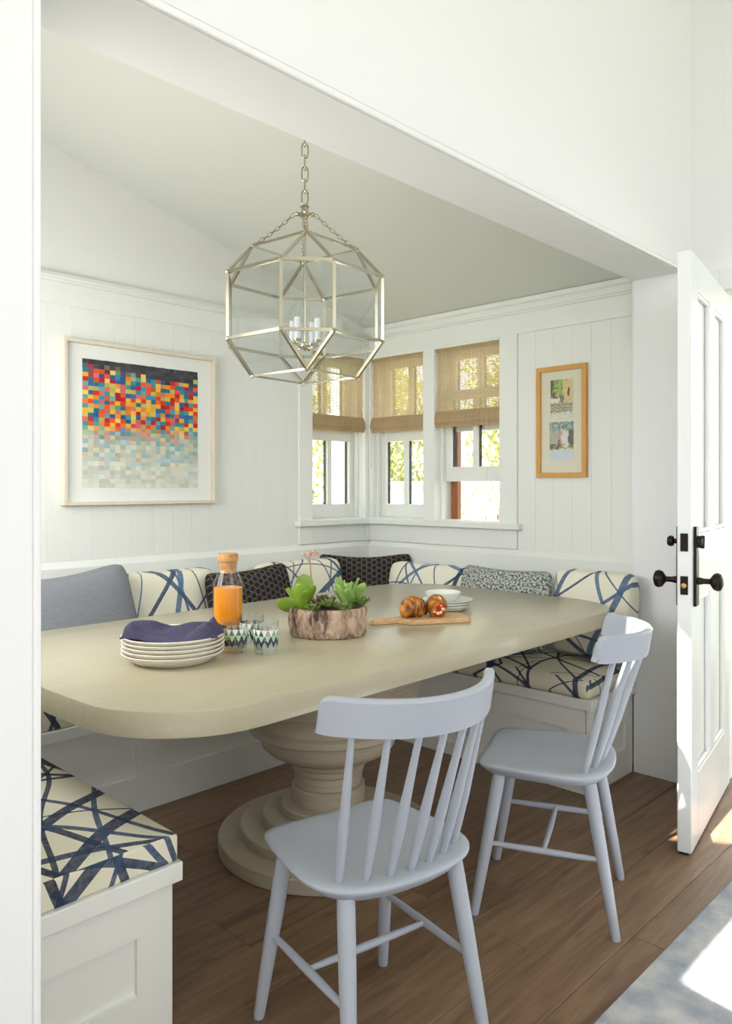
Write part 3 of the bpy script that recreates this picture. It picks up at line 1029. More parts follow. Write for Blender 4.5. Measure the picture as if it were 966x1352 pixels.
# ------------------------------------------------------------------ pillows
def pillow_mesh(name, W, Hh, T, m, sag=0.0, n=26, pinch=.03, seed=0):
    rnd = random.Random(seed)
    ph = [rnd.uniform(0, 6.28) for _ in range(6)]
    vs, fs, idx = [], [], {}
    def pos(i, j, side):
        u, v = -1 + 2 * i / n, -1 + 2 * j / n
        rc = .10 * abs(u) ** 5 * abs(v) ** 5          # rounded corners
        px = u * (1 - pinch * (1 - v * v) * abs(u) ** 2 - rc)
        pv = v * (1 - pinch * (1 - u * u) * abs(v) ** 2 - rc)
        th = ((1 - u ** 4) * (1 - v ** 4)) ** .42
        th *= 1 + .06 * math.sin(2.4 * u + ph[0]) * math.sin(2.1 * v + ph[1])
        z = (pv + 1) / 2 * Hh
        if v > 0:
            z -= sag * (1 - u * u) * v
        return (px * W / 2, side * th * T / 2, z)
    for side in (-1, 1):
        for i in range(n + 1):
            for j in range(n + 1):
                if side == 1 and (i in (0, n) or j in (0, n)):
                    idx[(side, i, j)] = idx[(-1, i, j)]
                    continue
                idx[(side, i, j)] = len(vs)
                vs.append(pos(i, j, side))
        for i in range(n):
            for j in range(n):
                q = (idx[(side, i, j)], idx[(side, i + 1, j)], idx[(side, i + 1, j + 1)], idx[(side, i, j + 1)])
                fs.append(q if side == -1 else q[::-1])
    return MB().add(vs, fs).mesh(name, m, smooth=70, uvf=lambda co, nn: (co.x, co.z + co.y * .3))

def pillow(name, label, W, Hh, T, m, loc, rz, lean, roll=0.0, sag=.02, seed=0, group='pillows along the banquette'):
    o = link(name, pillow_mesh(name, W, Hh, T, m, sag, seed=seed), None, loc, (R(lean), R(roll), R(rz)))
    return tag(o, label, 'pillow', group)
CZ = .492
pillow('back_cushion', 'cream cushion with blue brushstrokes between grey pillow and juice carafe', .50, .375, .15, M['brush'], (1.88, 3.01, CZ), 0, -8, 0, .0, 2)
pillow('back_cushion', 'cream cushion with blue brushstrokes behind the succulents', .58, .375, .15, M['brush'], (2.62, 2.955, CZ), 0, -10, 0, .0, 3)
pillow('back_cushion', 'cream cushion with blue brushstrokes under the closed window beside speckled pillow', .57, .355, .14, M['brush'], (3.08, 2.54, .487), -90, -9, 0, .0, 4)
pillow('back_cushion', 'cream cushion with blue brushstrokes standing by the right jamb', .40, .385, .15, M['brush'], (3.10, 1.63, .487), -90, -7, 0, .0, 5)
pillow('throw_pillow', 'plain slate grey linen pillow leaning nearest the left jamb', .54, .42, .18, M['grey_linen'], (1.41, 2.85, CZ + .016), 8, -16, -4, .025, 6)
pillow('throw_pillow', 'black star patterned pillow beside the juice carafe', .46, .375, .13, M['black_lattice'], (2.23, 2.825, CZ + .012), -4, -15, -3, .022, 7)
pillow('throw_pillow', 'black star patterned pillow tucked into the corner under the windows', .54, .385, .09, M['black_lattice'], (3.04, 2.945, CZ + .004), -44, -3, 0, .03, 8)
pillow('throw_pillow', 'blue grey speckled pillow leaning between two brushstroke cushions', .51, .385, .11, M['speckle'], (3.0, 2.05, .488), -90, -12, 0, .02, 9)

# ------------------------------------------------------------------ table
TZ = .76
t = thing('dining_table', 'long greige dining table with rounded corners on a turned stepped pedestal', 'table', (1.873, 1.947, 0), R(.9))
def round_rect(L, W, r, n=10, bow=.012):
    pts = []
    for (sx, sy, a0) in ((1, 1, 0), (-1, 1, 90), (-1, -1, 180), (1, -1, 270)):
        cx, cy = sx * (L / 2 - r), sy * (W / 2 - r)
        for k in range(n + 1):
            a = R(a0 + 90 * k / n)
            pts.append((cx + r * math.cos(a), cy + r * math.sin(a)))
    out = []
    for i, p in enumerate(pts):
        out.append(p)
        q = pts[(i + 1) % len(pts)]
        if abs(q[0] - p[0]) + abs(q[1] - p[1]) > .2:
            for k in range(1, 8):
                f = k / 8
                out.append((p[0] + (q[0] - p[0]) * f, p[1] + (q[1] - p[1]) * f))
    return [(x + bow * (1 if x > 0 else -1) * max(0, 1 - (y / (W / 2)) ** 2) * (abs(x) / (L / 2)) ** 3, y) for x, y in out]
TL, TW = 2.16, 1.172
MB().prism(round_rect(TL, TW, .27), TZ - .058, TZ, 'z').build('tabletop', M['table'], t, smooth=35, bevel=.004)
base = [(.0, 0), (.372, 0), (.377, .004), (.377, .046), (.373, .05), (.302, .05), (.304, .054), (.304, .082), (.300, .086), (.226, .086), (.228, .09), (.228, .116), (.224, .12), (.164, .12), (.166, .124), (.166, .146), (.162, .15), (0, .15)]
MB().lathe(base, 72).build('base', M['pedestal'], t, smooth=35, loc=(-.020, .021, 0))
col = [(0, .15), (.127, .15), (.127, .204), (.123, .208), (.112, .210), (.110, .226), (.118, .230), (.118, .250), (.112, .254), (.124, .258), (.126, .276), (.120, .280), (.137, .284), (.139, .296), (.150, .300),
       (.176, .312), (.208, .328), (.229, .348), (.235, .370), (.235, .394), (.250, .397), (.270, .400), (.274, .404), (.274, .422), (.270, .426), (.256, .430), (.256, .455), (.268, .480), (.284, .494), (.286, .503), (.300, .506), (.318, .54), (.334, .58), (.345, .625), (.350, .668), (.352, .7015), (0, .7015)]
MB().lathe(col, 72).build('column', M['pedestal'], t, smooth=32, loc=(-.020, .021, 0))

# ------------------------------------------------------------------ chairs
def make_chair(label, loc, rz):
    t = thing('spindle_chair', label, 'chair', loc, R(rz), 'pale grey spindle back chairs at the table')
    m = M['chair']
    SZ = .437
    half = [(0, .186), (.08, .189), (.140, .188), (.168, .178), (.182, .155), (.192, .10), (.202, .03), (.207, -.04), (.203, -.09), (.186, -.130), (.150, -.163), (.10, -.181), (.05, -.189), (0, -.191)]
    def smooth_outline(pts):
        full = pts + [(-x, y) for x, y in reversed(pts[1:-1])]
        for _ in range(2):
            nf = []
            for i in range(len(full)):
                a, b = full[i], full[(i + 1) % len(full)]
                nf += [(.75 * a[0] + .25 * b[0], .75 * a[1] + .25 * b[1]), (.25 * a[0] + .75 * b[0], .25 * a[1] + .75 * b[1])]
            full = nf
        return full
    out = smooth_outline(half)
    n = len(out)
    vs, fs = [], []
    rings = [(.02, SZ - .0105), (.35, SZ - .0095), (.62, SZ - .006), (.82, SZ - .001), (.92, SZ), (.985, SZ - .001), (1.0, SZ - .004), (1.0, SZ - .009), (.97, SZ - .016), (.90, SZ - .030), (.86, SZ - .036), (.05, SZ - .036)]
    for s, z in rings:
        for x, y in out:
            vs.append((x * s, y * s + (.0 if s > .8 else -.012 * (1 - s)), z))
    for i in range(len(rings) - 1):
        for k in range(n):
            k2 = (k + 1) % n
            fs.append((i * n + k, i * n + k2, (i + 1) * n + k2, (i + 1) * n + k))
    fs.append(tuple(range(n)))
    fs.append(tuple((len(rings) - 1) * n + k for k in range(n - 1, -1, -1)))
    MB().add(vs, fs).build('seat', m, t, smooth=50)
    def bez(x):     # crest line: lateral -> forward coordinate
        return -.268 + .128 * (abs(x) / .222) ** 2.1
    # crest rail
    N = 30
    vs, fs = [], []
    for i in range(N + 1):
        u = -1 + 2 * i / N
        x = .222 * math.sin(u * PI / 2 * .96) / math.sin(PI / 2 * .96)
        yb = bez(x)
        dx = 1e-3
        tx, ty = dx, bez(x + dx) - bez(x)
        l = math.hypot(tx, ty)
        nx, ny = -ty / l, tx / l
        e = max(0, (abs(u) - .78) / .22)
        zb = .757 - .006 * (1 - u * u) + .004 * e
        zt = .832 - .006 * (1 - u * u) - .050 * (1 - math.sqrt(max(0, 1 - e * e)))
        th = .0115
        ln = .012
        prof = [(-th, zb, 0), (-th, zt - .006, 1), (-th + .005, zt, 1), (th - .005, zt, 1), (th, zt - .006, 1), (th, zb, 0)]
        for (o, z, k) in prof:
            vs.append((x + nx * o, yb + ny * o - ln * k, z))
    q = 6
    for i in range(N):
        for k in range(q):
            k2 = (k + 1) % q
            fs.append((i * q + k, i * q + k2, (i + 1) * q + k2, (i + 1) * q + k))
    fs.append(tuple(range(q)))
    fs.append(tuple(N * q + k for k in range(q - 1, -1, -1)))
    MB().add(vs, fs).build('crest_rail', m, t, smooth=45)
    for k in range(7):
        u = -1 + k / 3
        xb, yb = .150 * u, -.150 + .040 * u * u
        xt = .172 * u
        yt = bez(xt)
        a, b = Vector((xb, yb, SZ - .014)), Vector((xt, yt, .765))
        pts = [a.lerp(b, f) for f in (0, .04, .18, .38, .62, .82, 1)]
        MB().tube(pts, [.0078, .0080, .0100, .0112, .0092, .0074, .0068], 12).build('spindle', m, t, smooth=60)
    legs = {}
    for sx in (-1, 1):
        for sy, (yt, yf) in ((1, (.125, .193)), (-1, (-.125, -.197))):
            a, b = Vector((sx * .142, yt, SZ - .030)), Vector((sx * .177, yf, .0))
            legs[(sx, sy)] = (a, b)
            pts = [a, a.lerp(b, .08), a.lerp(b, .35), a.lerp(b, .7), a.lerp(b, .985), b]
            lg = MB().tube(pts, [.0185, .0190, .0180, .0155, .0128, .0118], 16).build('leg', m, t, smooth=50)
            MB().lathe([(0, 0), (.0105, 0), (.0105, .003), (0, .003)], 12, c=(b.x, b.y, -.0002)).build('glide', M['wood_brown'], lg)
    mids = []
    for sx in (-1, 1):
        f = .50
        p, q2 = legs[(sx, 1)][0].lerp(legs[(sx, 1)][1], f), legs[(sx, -1)][0].lerp(legs[(sx, -1)][1], f)
        pts = [p.lerp(q2, s) for s in (0, .25, .5, .75, 1)]
        MB().tube(pts, [.0068, .0085, .0095, .0085, .0068], 10).build('stretcher', m, t, smooth=60)
        mids.append(p.lerp(q2, .5))
    pts = [mids[0].lerp(mids[1], s) for s in (0, .25, .5, .75, 1)]
    MB().tube(pts, [.006, .0082, .0092, .0082, .006], 10).build('stretcher', m, t, smooth=60)
    return t
make_chair('pale grey spindle chair squarely facing the table pedestal', (1.257, 1.203, 0), -11.7)
make_chair('pale grey spindle chair turned aside near the open door, crest end catching sun', (2.066, 1.223, 0), 23.9)

# ------------------------------------------------------------------ glass lantern
LX, LY = 1.722, 1.943
lat = thing('glass_lantern', 'faceted clear glass pendant lantern with nickel frame hanging over the table', 'lantern', (LX, LY, 0), math.atan2(-LY, -LX) + R(2.0))
a_, D_, R2 = .080, .250, .174
ZB0, ZB1, ZV0, ZV1 = 1.706, 1.918, 1.598, 2.028
def rot4(p, k):
    for _ in range(k):
        p = (-p[1], p[0]) + tuple(p[2:])
    return p
ringL, ringU, botv, topv = [], [], [], []
for k in range(4):
    for s in (-1, 1):
        ringL.append(rot4((D_, s * a_, ZB0), k))
        ringU.append(rot4((D_, s * a_, ZB1), k))
    botv.append(rot4((R2, 0, ZV0), k))
    topv.append(rot4((R2, 0, ZV1), k))
fr = MB()
def bar(p, q, r=.0068):
    fr.tube([p, q], r, 4)
for i in range(8):
    j = (i + 1) % 8
    bar(ringL[i], ringL[j])
    bar(ringU[i], ringU[j])
    bar(ringL[i], ringU[i])
for k in range(4):
    bar(topv[k], topv[(k + 1) % 4], .0045)
    bar(botv[k], botv[(k + 1) % 4], .0045)
    for s in (0, 1):
        bar(ringU[2 * k + s], topv[k])
        bar(ringL[2 * k + s], botv[k])
for p in ringL + ringU + topv + botv:
    fr.sphere(p, .0078, u=8, v=6)
fr.build('frame', M['nickel'], lat)
def pane(vs):
    n_ = len(vs)
    c = sum((Vector(v) for v in vs), Vector()) / n_
    vs = [c + (Vector(v) - c) * .985 for v in vs]
    MB().add(vs, [tuple(range(n_))]).build('pane', M['glass_lantern'], lat)
for i in range(8):
    j = (i + 1) % 8
    pane([ringL[i], ringL[j], ringU[j], ringU[i]])
for k in range(4):
    k2 = (k + 1) % 4
    pane([ringU[2 * k], ringU[2 * k + 1], topv[k]])
    pane([ringL[2 * k + 1], ringL[2 * k], botv[k]])
    pane([ringU[2 * k + 1], ringU[2 * k2], topv[k2], topv[k]])
    pane([ringL[2 * k2], ringL[2 * k + 1], botv[k], botv[k2]])
HUBZ = 2.148
hub = MB().lathe([(0, -.035), (.008, -.034), (.010, -.02), (.020, -.014), (.020, -.006), (.012, 0), (.012, .012), (.017, .016), (.010, .024), (0, .026)], 20, c=(0, 0, HUBZ))
hub.sphere((.026, 0, HUBZ - .008), .008, u=8, v=6).sphere((-.026, 0, HUBZ - .008), .008, u=8, v=6).sphere((0, .026, HUBZ - .008), .008, u=8, v=6).sphere((0, -.026, HUBZ - .008), .008, u=8, v=6)
hub.build('hub', M['nickel'], lat, smooth=50)
MB().tube([(0, 0, HUBZ - .03), (0, 0, 1.70)], .0042, 8).build('rod', M['nickel'], lat, smooth=60)
def link_pts(c, d, side, L, W, n=12):
    out = []
    for k in range(n):
        a = 2 * PI * k / n
        out.append(c + d * (L / 2 * (abs(math.cos(a)) ** .7 * (1 if math.cos(a) > 0 else -1))) + side * (W / 2 * (abs(math.sin(a)) ** .7 * (1 if math.sin(a) > 0 else -1))))
    return out
# four little chains from hub to the crown
for k in range(4):
    p, q = Vector(rot4((.034, 0, HUBZ - .008), k)), Vector(topv[k])
    ch = MB()
    nn = 11
    pts = []
    for i in range(nn + 1):
        f = i / nn
        v = p.lerp(q, f)
        v.z -= .006 * math.sin(PI * f)
        pts.append(v)
    for i in range(nn):
        c, d = (pts[i] + pts[i + 1]) / 2, (pts[i + 1] - pts[i])
        L = d.length
        d.normalize()
        s = d.cross(Vector((0, 0, 1))).normalized()
        s = s if i % 2 else d.cross(s)
        ch.tube(link_pts(c, d, s, L * 1.25, .011, 10), .0014, 5, close=True)
    ch.build('support_chain', M['nickel_dark'], lat)
z = HUBZ + .030
top = zc(LX)
i = 0
while z < top - .045:
    big = i % 2 == 0
    L = .050
    s = Vector((0, 1, 0)) if big else Vector((1, 0, 0))
    MB().tube(link_pts(Vector((0, 0, z + L / 2 - .008)), Vector((0, 0, 1)), s, L, .021, 14), .0028, 6, close=True).build('chain_link', M['nickel'], lat, smooth=60)
    z += L - .011
    i += 1
MB().lathe([(0, -.045), (.012, -.042), (.016, -.02), (.062, -.012), (.066, .012), (.066, .03), (0, .03)], 28, c=(0, 0, top - .012)).build('canopy', M['nickel'], lat, smooth=40)
cl = MB().lathe([(0, -.018), (.007, -.014), (.016, -.004), (.016, .004), (.006, .010), (0, .012)], 16, c=(0, 0, 1.702))
for k in range(4):
    a = R(45 + 90 * k + 12)
    e = (.048 * math.cos(a), .048 * math.sin(a))
    cl.tube([(0, 0, 1.70), (e[0] * .5, e[1] * .5, 1.690), (e[0], e[1], 1.698), (e[0], e[1], 1.712)], .0036, 8)
    cl.lathe([(0, 0), (.014, .002), (.015, .008), (.010, .010), (0, .010)], 14, c=(e[0], e[1], 1.708))
cl.build('candle_cluster', M['nickel'], lat, smooth=50)
for k in range(4):
    a = R(45 + 90 * k + 12)
    e = (.048 * math.cos(a), .048 * math.sin(a))
    cd = MB().lathe([(0, 1.716), (.0105, 1.716), (.0105, 1.785), (.008, 1.788), (0, 1.788)], 14, c=(e[0], e[1], 0)).build('candle', M['candle'], lat, smooth=40)
    MB().lathe([(.004, 1.788), (.0085, 1.800), (.0085, 1.812), (.004, 1.828), (.0008, 1.838)], 12, c=(e[0], e[1], 0), cap=False).build('bulb', M['glass_thick'], cd, smooth=60)

# ------------------------------------------------------------------ pictures
def frame_bars(parent, w_, h_, fw, dp, m):
    """mitred frame around local x-z rectangle centred at 0, front at y=-dp"""
    for (x0, x1, z0, z1) in ((-w_ / 2, w_ / 2, h_ / 2 - fw, h_ / 2), (-w_ / 2, w_ / 2, -h_ / 2, -h_ / 2 + fw), (-w_ / 2, -w_ / 2 + fw, -h_ / 2 + fw, h_ / 2 - fw), (w_ / 2 - fw, w_ / 2, -h_ / 2 + fw, h_ / 2 - fw)):
        MB().box(x0, x1, -dp, 0, z0, z1).build('frame_side', m, parent, bevel=.0012, segs=1)

def grid_mesh(name, cols, rows, w_, h_, colf, gap=0.0, jit=0.0, seed=1, m=None):
    rnd = random.Random(seed)
    vs, fs, cs = [], [], []
    for r_ in range(rows):
        for c_ in range(cols):
            x0, x1 = -w_ / 2 + w_ * c_ / cols, -w_ / 2 + w_ * (c_ + 1) / cols
            z1, z0 = h_ / 2 - h_ * r_ / rows, h_ / 2 - h_ * (r_ + 1) / rows
            j = [rnd.uniform(-jit, jit) for _ in range(4)]
            yo = -rnd.uniform(0, .0006) if jit else 0.0
            b = len(vs)
            vs += [(x0 + gap + j[0], yo, z0 + gap + j[1]), (x1 - gap + j[0], yo, z0 + gap + j[1]), (x1 - gap + j[0], yo, z1 - gap + j[2]), (x0 + gap + j[0], yo, z1 - gap + j[2])]
            fs.append((b, b + 1, b + 2, b + 3))
            cs.append(colf(c_, r_, rnd))
    me = bpy.data.meshes.new(name)
    me.from_pydata(vs, [], fs)
    ca = me.color_attributes.new('Col', 'FLOAT_COLOR', 'CORNER')
    for p in me.polygons:
        for li in p.loop_indices:
            ca.data[li].color = cs[p.index]
    me.materials.append(m or M['print'])
    return me
M['print'] = attr_mat('printed_colour')

art = thing('framed_artwork', 'large pale wood shadow box frame with a colourful mosaic of painted squares', 'picture', (1.808, YA - .0125, 1.50))
AW, AH = .748, .694
MB().box(-AW / 2 + .004, AW / 2 - .004, -.010, -.001, -AH / 2 + .004, AH / 2 - .004).build('mount', M['paper'], art)
frame_bars(art, AW, AH, .014, .036, M['frame_pale'])
PALV = [(40, 96, 150), (70, 150, 180), (44, 120, 140), (200, 44, 44), (226, 96, 60), (240, 186, 70), (236, 150, 60), (120, 176, 180), (216, 120, 120), (90, 160, 150), (170, 40, 56), (196, 190, 120), (70, 110, 170), (235, 205, 120)]
COLS, ROWS = 23, 29
def tile_col(c, r, rnd):
    f = r / (ROWS - 1)
    base = Vector(rnd.choice(PALV))
    if r == 0 or (r == 1 and (c > 8 or rnd.random() < .6)) or (r == 2 and c > 12 and rnd.random() < .8) or (r == 3 and c > 15 and rnd.random() < .5):
        base = Vector((52, 50, 56)) + Vector((rnd.uniform(-8, 26),) * 3)
    elif r < 3 and rnd.random() < .35:
        base = base.lerp(Vector((60, 64, 90)), .6)
    warm = math.sin(c * .45 + r * .35) + math.sin(r * .9)
    if .2 < f < .55 and warm > .4 and rnd.random() < .55:
        base = Vector(rnd.choice([(240, 190, 76), (222, 70, 56), (238, 130, 70), (246, 206, 110)]))
    if f > .5:
        pale = Vector(rnd.choice([(214, 222, 214), (228, 222, 196), (186, 210, 214), (232, 226, 206), (222, 206, 180), (160, 200, 208)]))
        base = base.lerp(pale, min(1, (f - .48) / .22 + .15))
    if f > .78:
        base = base.lerp(Vector((230, 229, 218)), min(1, (f - .74) / .2))
    if f < .6:
        g_ = sum(base) / 3
        base = Vector([g_ + (q_ - g_) * 1.2 for q_ in base])
    k = rnd.uniform(.92, 1.05)
    return lin(tuple(max(0, min(255, x * k)) for x in base))
link('painted_tiles', grid_mesh('painted_tiles', COLS, ROWS, .570, .545, tile_col, -.0006, .0008, 4), art, (0, -.0115, .0))
MB().box(-AW / 2 + .013, AW / 2 - .013, -.030, -.028, -AH / 2 + .013, AH / 2 - .013).build('glazing', M['glass_art'], art)

pic = thing('framed_picture', 'tall honey oak frame holding two small street watercolours on cream board', 'picture', (XB - .0125, 1.8725, 1.538), R(-90))
PW_, PH_ = .262, .526
MB().box(-PW_ / 2 + .003, PW_ / 2 - .003, -.008, -.001, -PH_ / 2 + .003, PH_ / 2 - .003).build('mount', M['paper_cream'], pic)
frame_bars(pic, PW_, PH_, .0225, .020, M['frame_oak'])
def nz2(x, y, s):
    from mathutils import noise
    return noise.noise(Vector((x, y, s)))
def street_a(c, r, rnd):
    u, v = c / 29, r / 43
    u, v = u + .07 * nz2(u * 7, v * 9, 5.0), v + .05 * nz2(u * 8, v * 9, 7.0)
    n = nz2(u * 9, v * 12, 1.0) * .9 + nz2(u * 25, v * 30, 2.0) * .5
    col = Vector((214, 206, 180))
    if v < .48 and u < .58:
        col = Vector((112, 142, 84)).lerp(Vector((190, 204, 130)), .5 + n)
        if u < .12 + .1 * n:
            col = Vector((110, 92, 72))
    if u > .56 and v < .60:
        col = Vector((222, 200, 142)) * (1 + .12 * n)
        if .80 < u < .88 and .2 < v < .42:
            col = Vector((92, 80, 70))
    if .40 < v < .62 and u < .62:
        col = Vector((196, 160, 140)).lerp(Vector((90, 84, 96)), max(0, min(1, .4 + n)))
    if .48 < v < .58 and u < .45:
        col = Vector((236, 230, 214))
    if .60 < v < .86:
        col = Vector((148, 140, 116)) if int(v * 40) % 3 else Vector((206, 200, 184))
    if v >= .86:
        col = Vector((222, 218, 204)) * (1 + .06 * n)
    return lin(tuple(max(0, min(255, x)) for x in col))
def street_b(c, r, rnd):
    u, v = c / 29, r / 43
    u, v = u + .07 * nz2(u * 7, v * 9, 15.0), v + .05 * nz2(u * 8, v * 9, 17.0)
    n = nz2(u * 9 + 9, v * 12, 3.0) * .9 + nz2(u * 25, v * 30, 4.0) * .5
    col = Vector((204, 200, 186))
    if v < .32:
        col = Vector((96, 122, 116)).lerp(Vector((196, 208, 204)), max(0, min(1, .45 + n)))
    if .22 < v < .68:
        if u < .34:
            col = Vector((186, 180, 166)) * (1 + .1 * n)
        elif u < .52:
            col = Vector((206, 160, 150)) * (1 + .1 * n)
        elif u < .82:
            col = Vector((220, 220, 214)) * (1 + .08 * n)
        else:
            col = Vector((112, 104, 96)) * (1 + .2 * n)
        if .36 < u < .42 and .44 < v < .56:
            col = Vector((70, 64, 66))
    if .58 < v < .70 and n > -.12:
        col = Vector((170, 164, 84)) if u > .45 else Vector((110, 112, 80))
    if v >= .72:
        col = Vector((212, 218, 222)) * (1 + .05 * n)
    return lin(tuple(max(0, min(255, x)) for x in col))
for (zz, fn, ww, hh, nm) in ((.106, street_a, .115, .185, 'watercolour'), (-.092, street_b, .126, .182, 'watercolour')):
    MB().box(-ww / 2 - .003, ww / 2 + .003, -.0092, -.0078, -hh / 2 - .003, hh / 2 + .003).build('mat_bevel', M['frame_pale'], pic, loc=(0, 0, zz))
    link(nm, grid_mesh(nm, 30, 44, ww, hh, fn), pic, (0, -.0098, zz))
MB().box(-PW_ / 2 + .021, PW_ / 2 - .021, -.0150, -.0135, -PH_ / 2 + .021, PH_ / 2 - .021).build('glazing', M['glass_art'], pic)

# ------------------------------------------------------------------ things on the table
T0 = TZ + .0005
# stack of five cream plates with a napkin
PX, PY = 1.152, 1.835
prof = [(0, .004), (.085, .004), (.092, 0), (.100, .001), (.108, .006), (.128, .020), (.1345, .025), (.1365, .028), (.1345, .0295), (.126, .026), (.108, .014), (.096, .009), (0, .009)]
pl_me = MB().lathe(prof, 48).mesh('dinner_plate', M['plate_cream'], smooth=50)
ords = ['bottom', 'second from bottom', 'middle', 'second from top', 'top']
for k in range(5):
    o = link('dinner_plate', pl_me, None, (PX + random.uniform(-.001, .001), PY + random.uniform(-.001, .001), T0 + .0112 * k))
    tag(o, ('cream dinner plate, ' + ords[k] + ' of the stack under the navy napkin'), 'plate', 'cream plates stacked under the napkin')
# napkin: crumpled folded cloth lying on the top plate
def napkin():
    nu, nv = 46, 30
    zb = T0 + .0112 * 4 + .012
    def hgt(u, v):
        rr = math.hypot(u * .118, v * .082)
        rim = .016 * max(0, min(1, (rr - .080) / .035))
        fold = .020 + .007 * math.sin(3.2 * u + 1.4 * v) + .005 * math.sin(7 * u - 2.6 * v + 1)
        hump = .030 * math.exp(-((u + .58) ** 2 / .10 + (v - .10) ** 2 / .5)) + .016 * math.exp(-((u - .75) ** 2 / .06 + (v + .1) ** 2 / .3)) * (1 + .5 * math.sin(26 * u + 8 * v))
        edge = min(1, (1 - abs(u)) * 6) * min(1, (1 - abs(v)) * 6)
        return rim, (fold + hump) * (edge ** .5) + .004
    vs, fs = [], []
    for s in (0, 1):
        for i in range(nu + 1):
            for j in range(nv + 1):
                u, v = -1 + 2 * i / nu, -1 + 2 * j / nv
                wob = 1 + .05 * math.sin(5 * v + 2) * abs(u) + .04 * math.sin(6 * u)
                rim, f = hgt(u, v)
                vs.append((u * .128 * wob, v * .082 * (1 + .10 * math.sin(3 * u + .5)), zb + rim + (f if s else 0)))
    o = (nu + 1) * (nv + 1)
    for i in range(nu):
        for j in range(nv):
            a = i * (nv + 1) + j
            q = (a, a + nv + 1, a + nv + 2, a + 1)
            fs += [q[::-1], tuple(o + x for x in q)]
    def rim_(a, b):
        fs.append((a, b, o + b, o + a))
    for i in range(nu):
        rim_(i * (nv + 1), (i + 1) * (nv + 1))
        rim_((i + 1) * (nv + 1) + nv, i * (nv + 1) + nv)
    for j in range(nv):
        rim_(j + 1, j)
        rim_(nu * (nv + 1) + j, nu * (nv + 1) + j + 1)
    return MB().add(vs, fs).build('napkin', M['napkin'], None, smooth=65, loc=(PX + .004, PY, 0), rot=(0, 0, R(-42)))
tag(napkin(), 'crumpled navy linen napkin lying on the stack of cream plates', 'napkin')

# juice carafe
t = thing('juice_carafe', 'glass carafe of orange juice with a cork stopper', 'carafe', (1.392, 1.918, T0))
MB().lathe([(0, 0), (.040, 0), (.0435, .004), (.0445, .012), (.0445, .172), (.043, .180), (.0285, .218), (.0275, .224), (.0278, .246), (.0285, .248)], 40, cap=True).build('glass_body', M['glass_thick'], t, smooth=45)
MB().lathe([(0, .006), (.040, .006), (.042, .012), (.042, .166), (.0415, .168), (0, .168)], 40).build('juice', M['juice'], t, smooth=45)
MB().lathe([(0, .212), (.024, .212), (.0262, .246), (.0300, .247), (.0300, .266), (.0285, .270), (0, .270)], 32).build('cork_stopper', M['cork'], t, smooth=40)

# tumblers printed with triangles
def tumbler(label, loc, rz):
    t = thing('tumbler', label, 'glass', loc, R(rz), 'triangle printed tumblers by the carafe')
    MB().lathe([(0, 0), (.0305, 0), (.0325, .004), (.0365, .092), (.0355, .0925), (.0316, .014), (.0, .012)], 32, cap=False).build('glass_body', M['glass_thick'], t, smooth=50)
    def rad(z):
        return .0331 + .0040 * (z / .092)
    N = 12
    rows = [(.070, .050, 'white', 0), (.053, .034, 'mint', .5), (.040, .018, 'navy', .5)]
    inks = {'white': 'ink_white', 'mint': 'ink_mint', 'navy': 'ink_navy'}
    for (z1, z0, ink, ph) in rows:
        tb_ = MB()
        for k in range(N):
            a0, a1, am = [2 * PI * (k + ph + q) / N for q in (.04, .96, .5)]
            for s in range(4):
                f0, f1 = s / 4, (s + 1) / 4
                def pt(a, z):
                    r = rad(z)
                    return (r * math.cos(a), r * math.sin(a), z)
                L0, L1 = a0 + (am - a0) * f0, a0 + (am - a0) * f1
                Rr0, Rr1 = a1 + (am - a1) * f0, a1 + (am - a1) * f1
                za, zb_ = z1 + (z0 - z1) * f0, z1 + (z0 - z1) * f1
                tb_.add([pt(L0, za), pt(L1, zb_), pt(Rr1, zb_), pt(Rr0, za)], [(0, 1, 2, 3)] if s < 3 else [(0, 1, 3)])
        tb_.build('printed_band', M[inks[ink]], t)
    return t
M['ink_white'] = mat('ink_white', (240, 242, 236), .4)
M['ink_mint'] = mat('ink_mint', (176, 214, 180), .4)
M['ink_navy'] = mat('ink_navy', (44, 58, 88), .4)
tumbler('triangle printed tumbler between the plate stack and the carafe', (1.328, 1.797, T0), 10)
tumbler('triangle printed tumbler standing behind the other two tumblers', (1.420, 1.838, T0), 25)
tumbler('triangle printed tumbler nearest the bark planter', (1.382, 1.725, T0), 0)

# bark planter
PLX, PLY = 1.697, 1.805
t = thing('bark_planter', 'round rustic bark planter holding succulents', 'planter', (PLX, PLY, T0), R(-46))
prof = [(0, 0), (.116, 0), (.121, .006), (.122, .022), (.124, .04), (.1235, .06), (.124, .078), (.122, .087), (.119, .090), (.110, .090), (.108, .078)]
pb = MB().lathe(prof, 120, sy=.84)
pb.v = [(x * (1 + .018 * math.sin(9 * math.atan2(y, x)) * math.sin(z * 60 + 2) + .010 * math.sin(23 * math.atan2(y, x)) + .008 * math.sin(41 * math.atan2(y, x) + 70 * z)), y * (1 + .018 * math.sin(9 * math.atan2(y, x)) * math.sin(z * 60 + 2) + .010 * math.sin(23 * math.atan2(y, x)) + .008 * math.sin(41 * math.atan2(y, x) + 70 * z)), z) for x, y, z in pb.v]
pb.build('bark_wall', M['bark'], t, smooth=60)
MB().lathe([(0, .082), (.05, .084), (.107, .078)], 32, sy=.84, cap=False).build('soil', M['soil'], t)

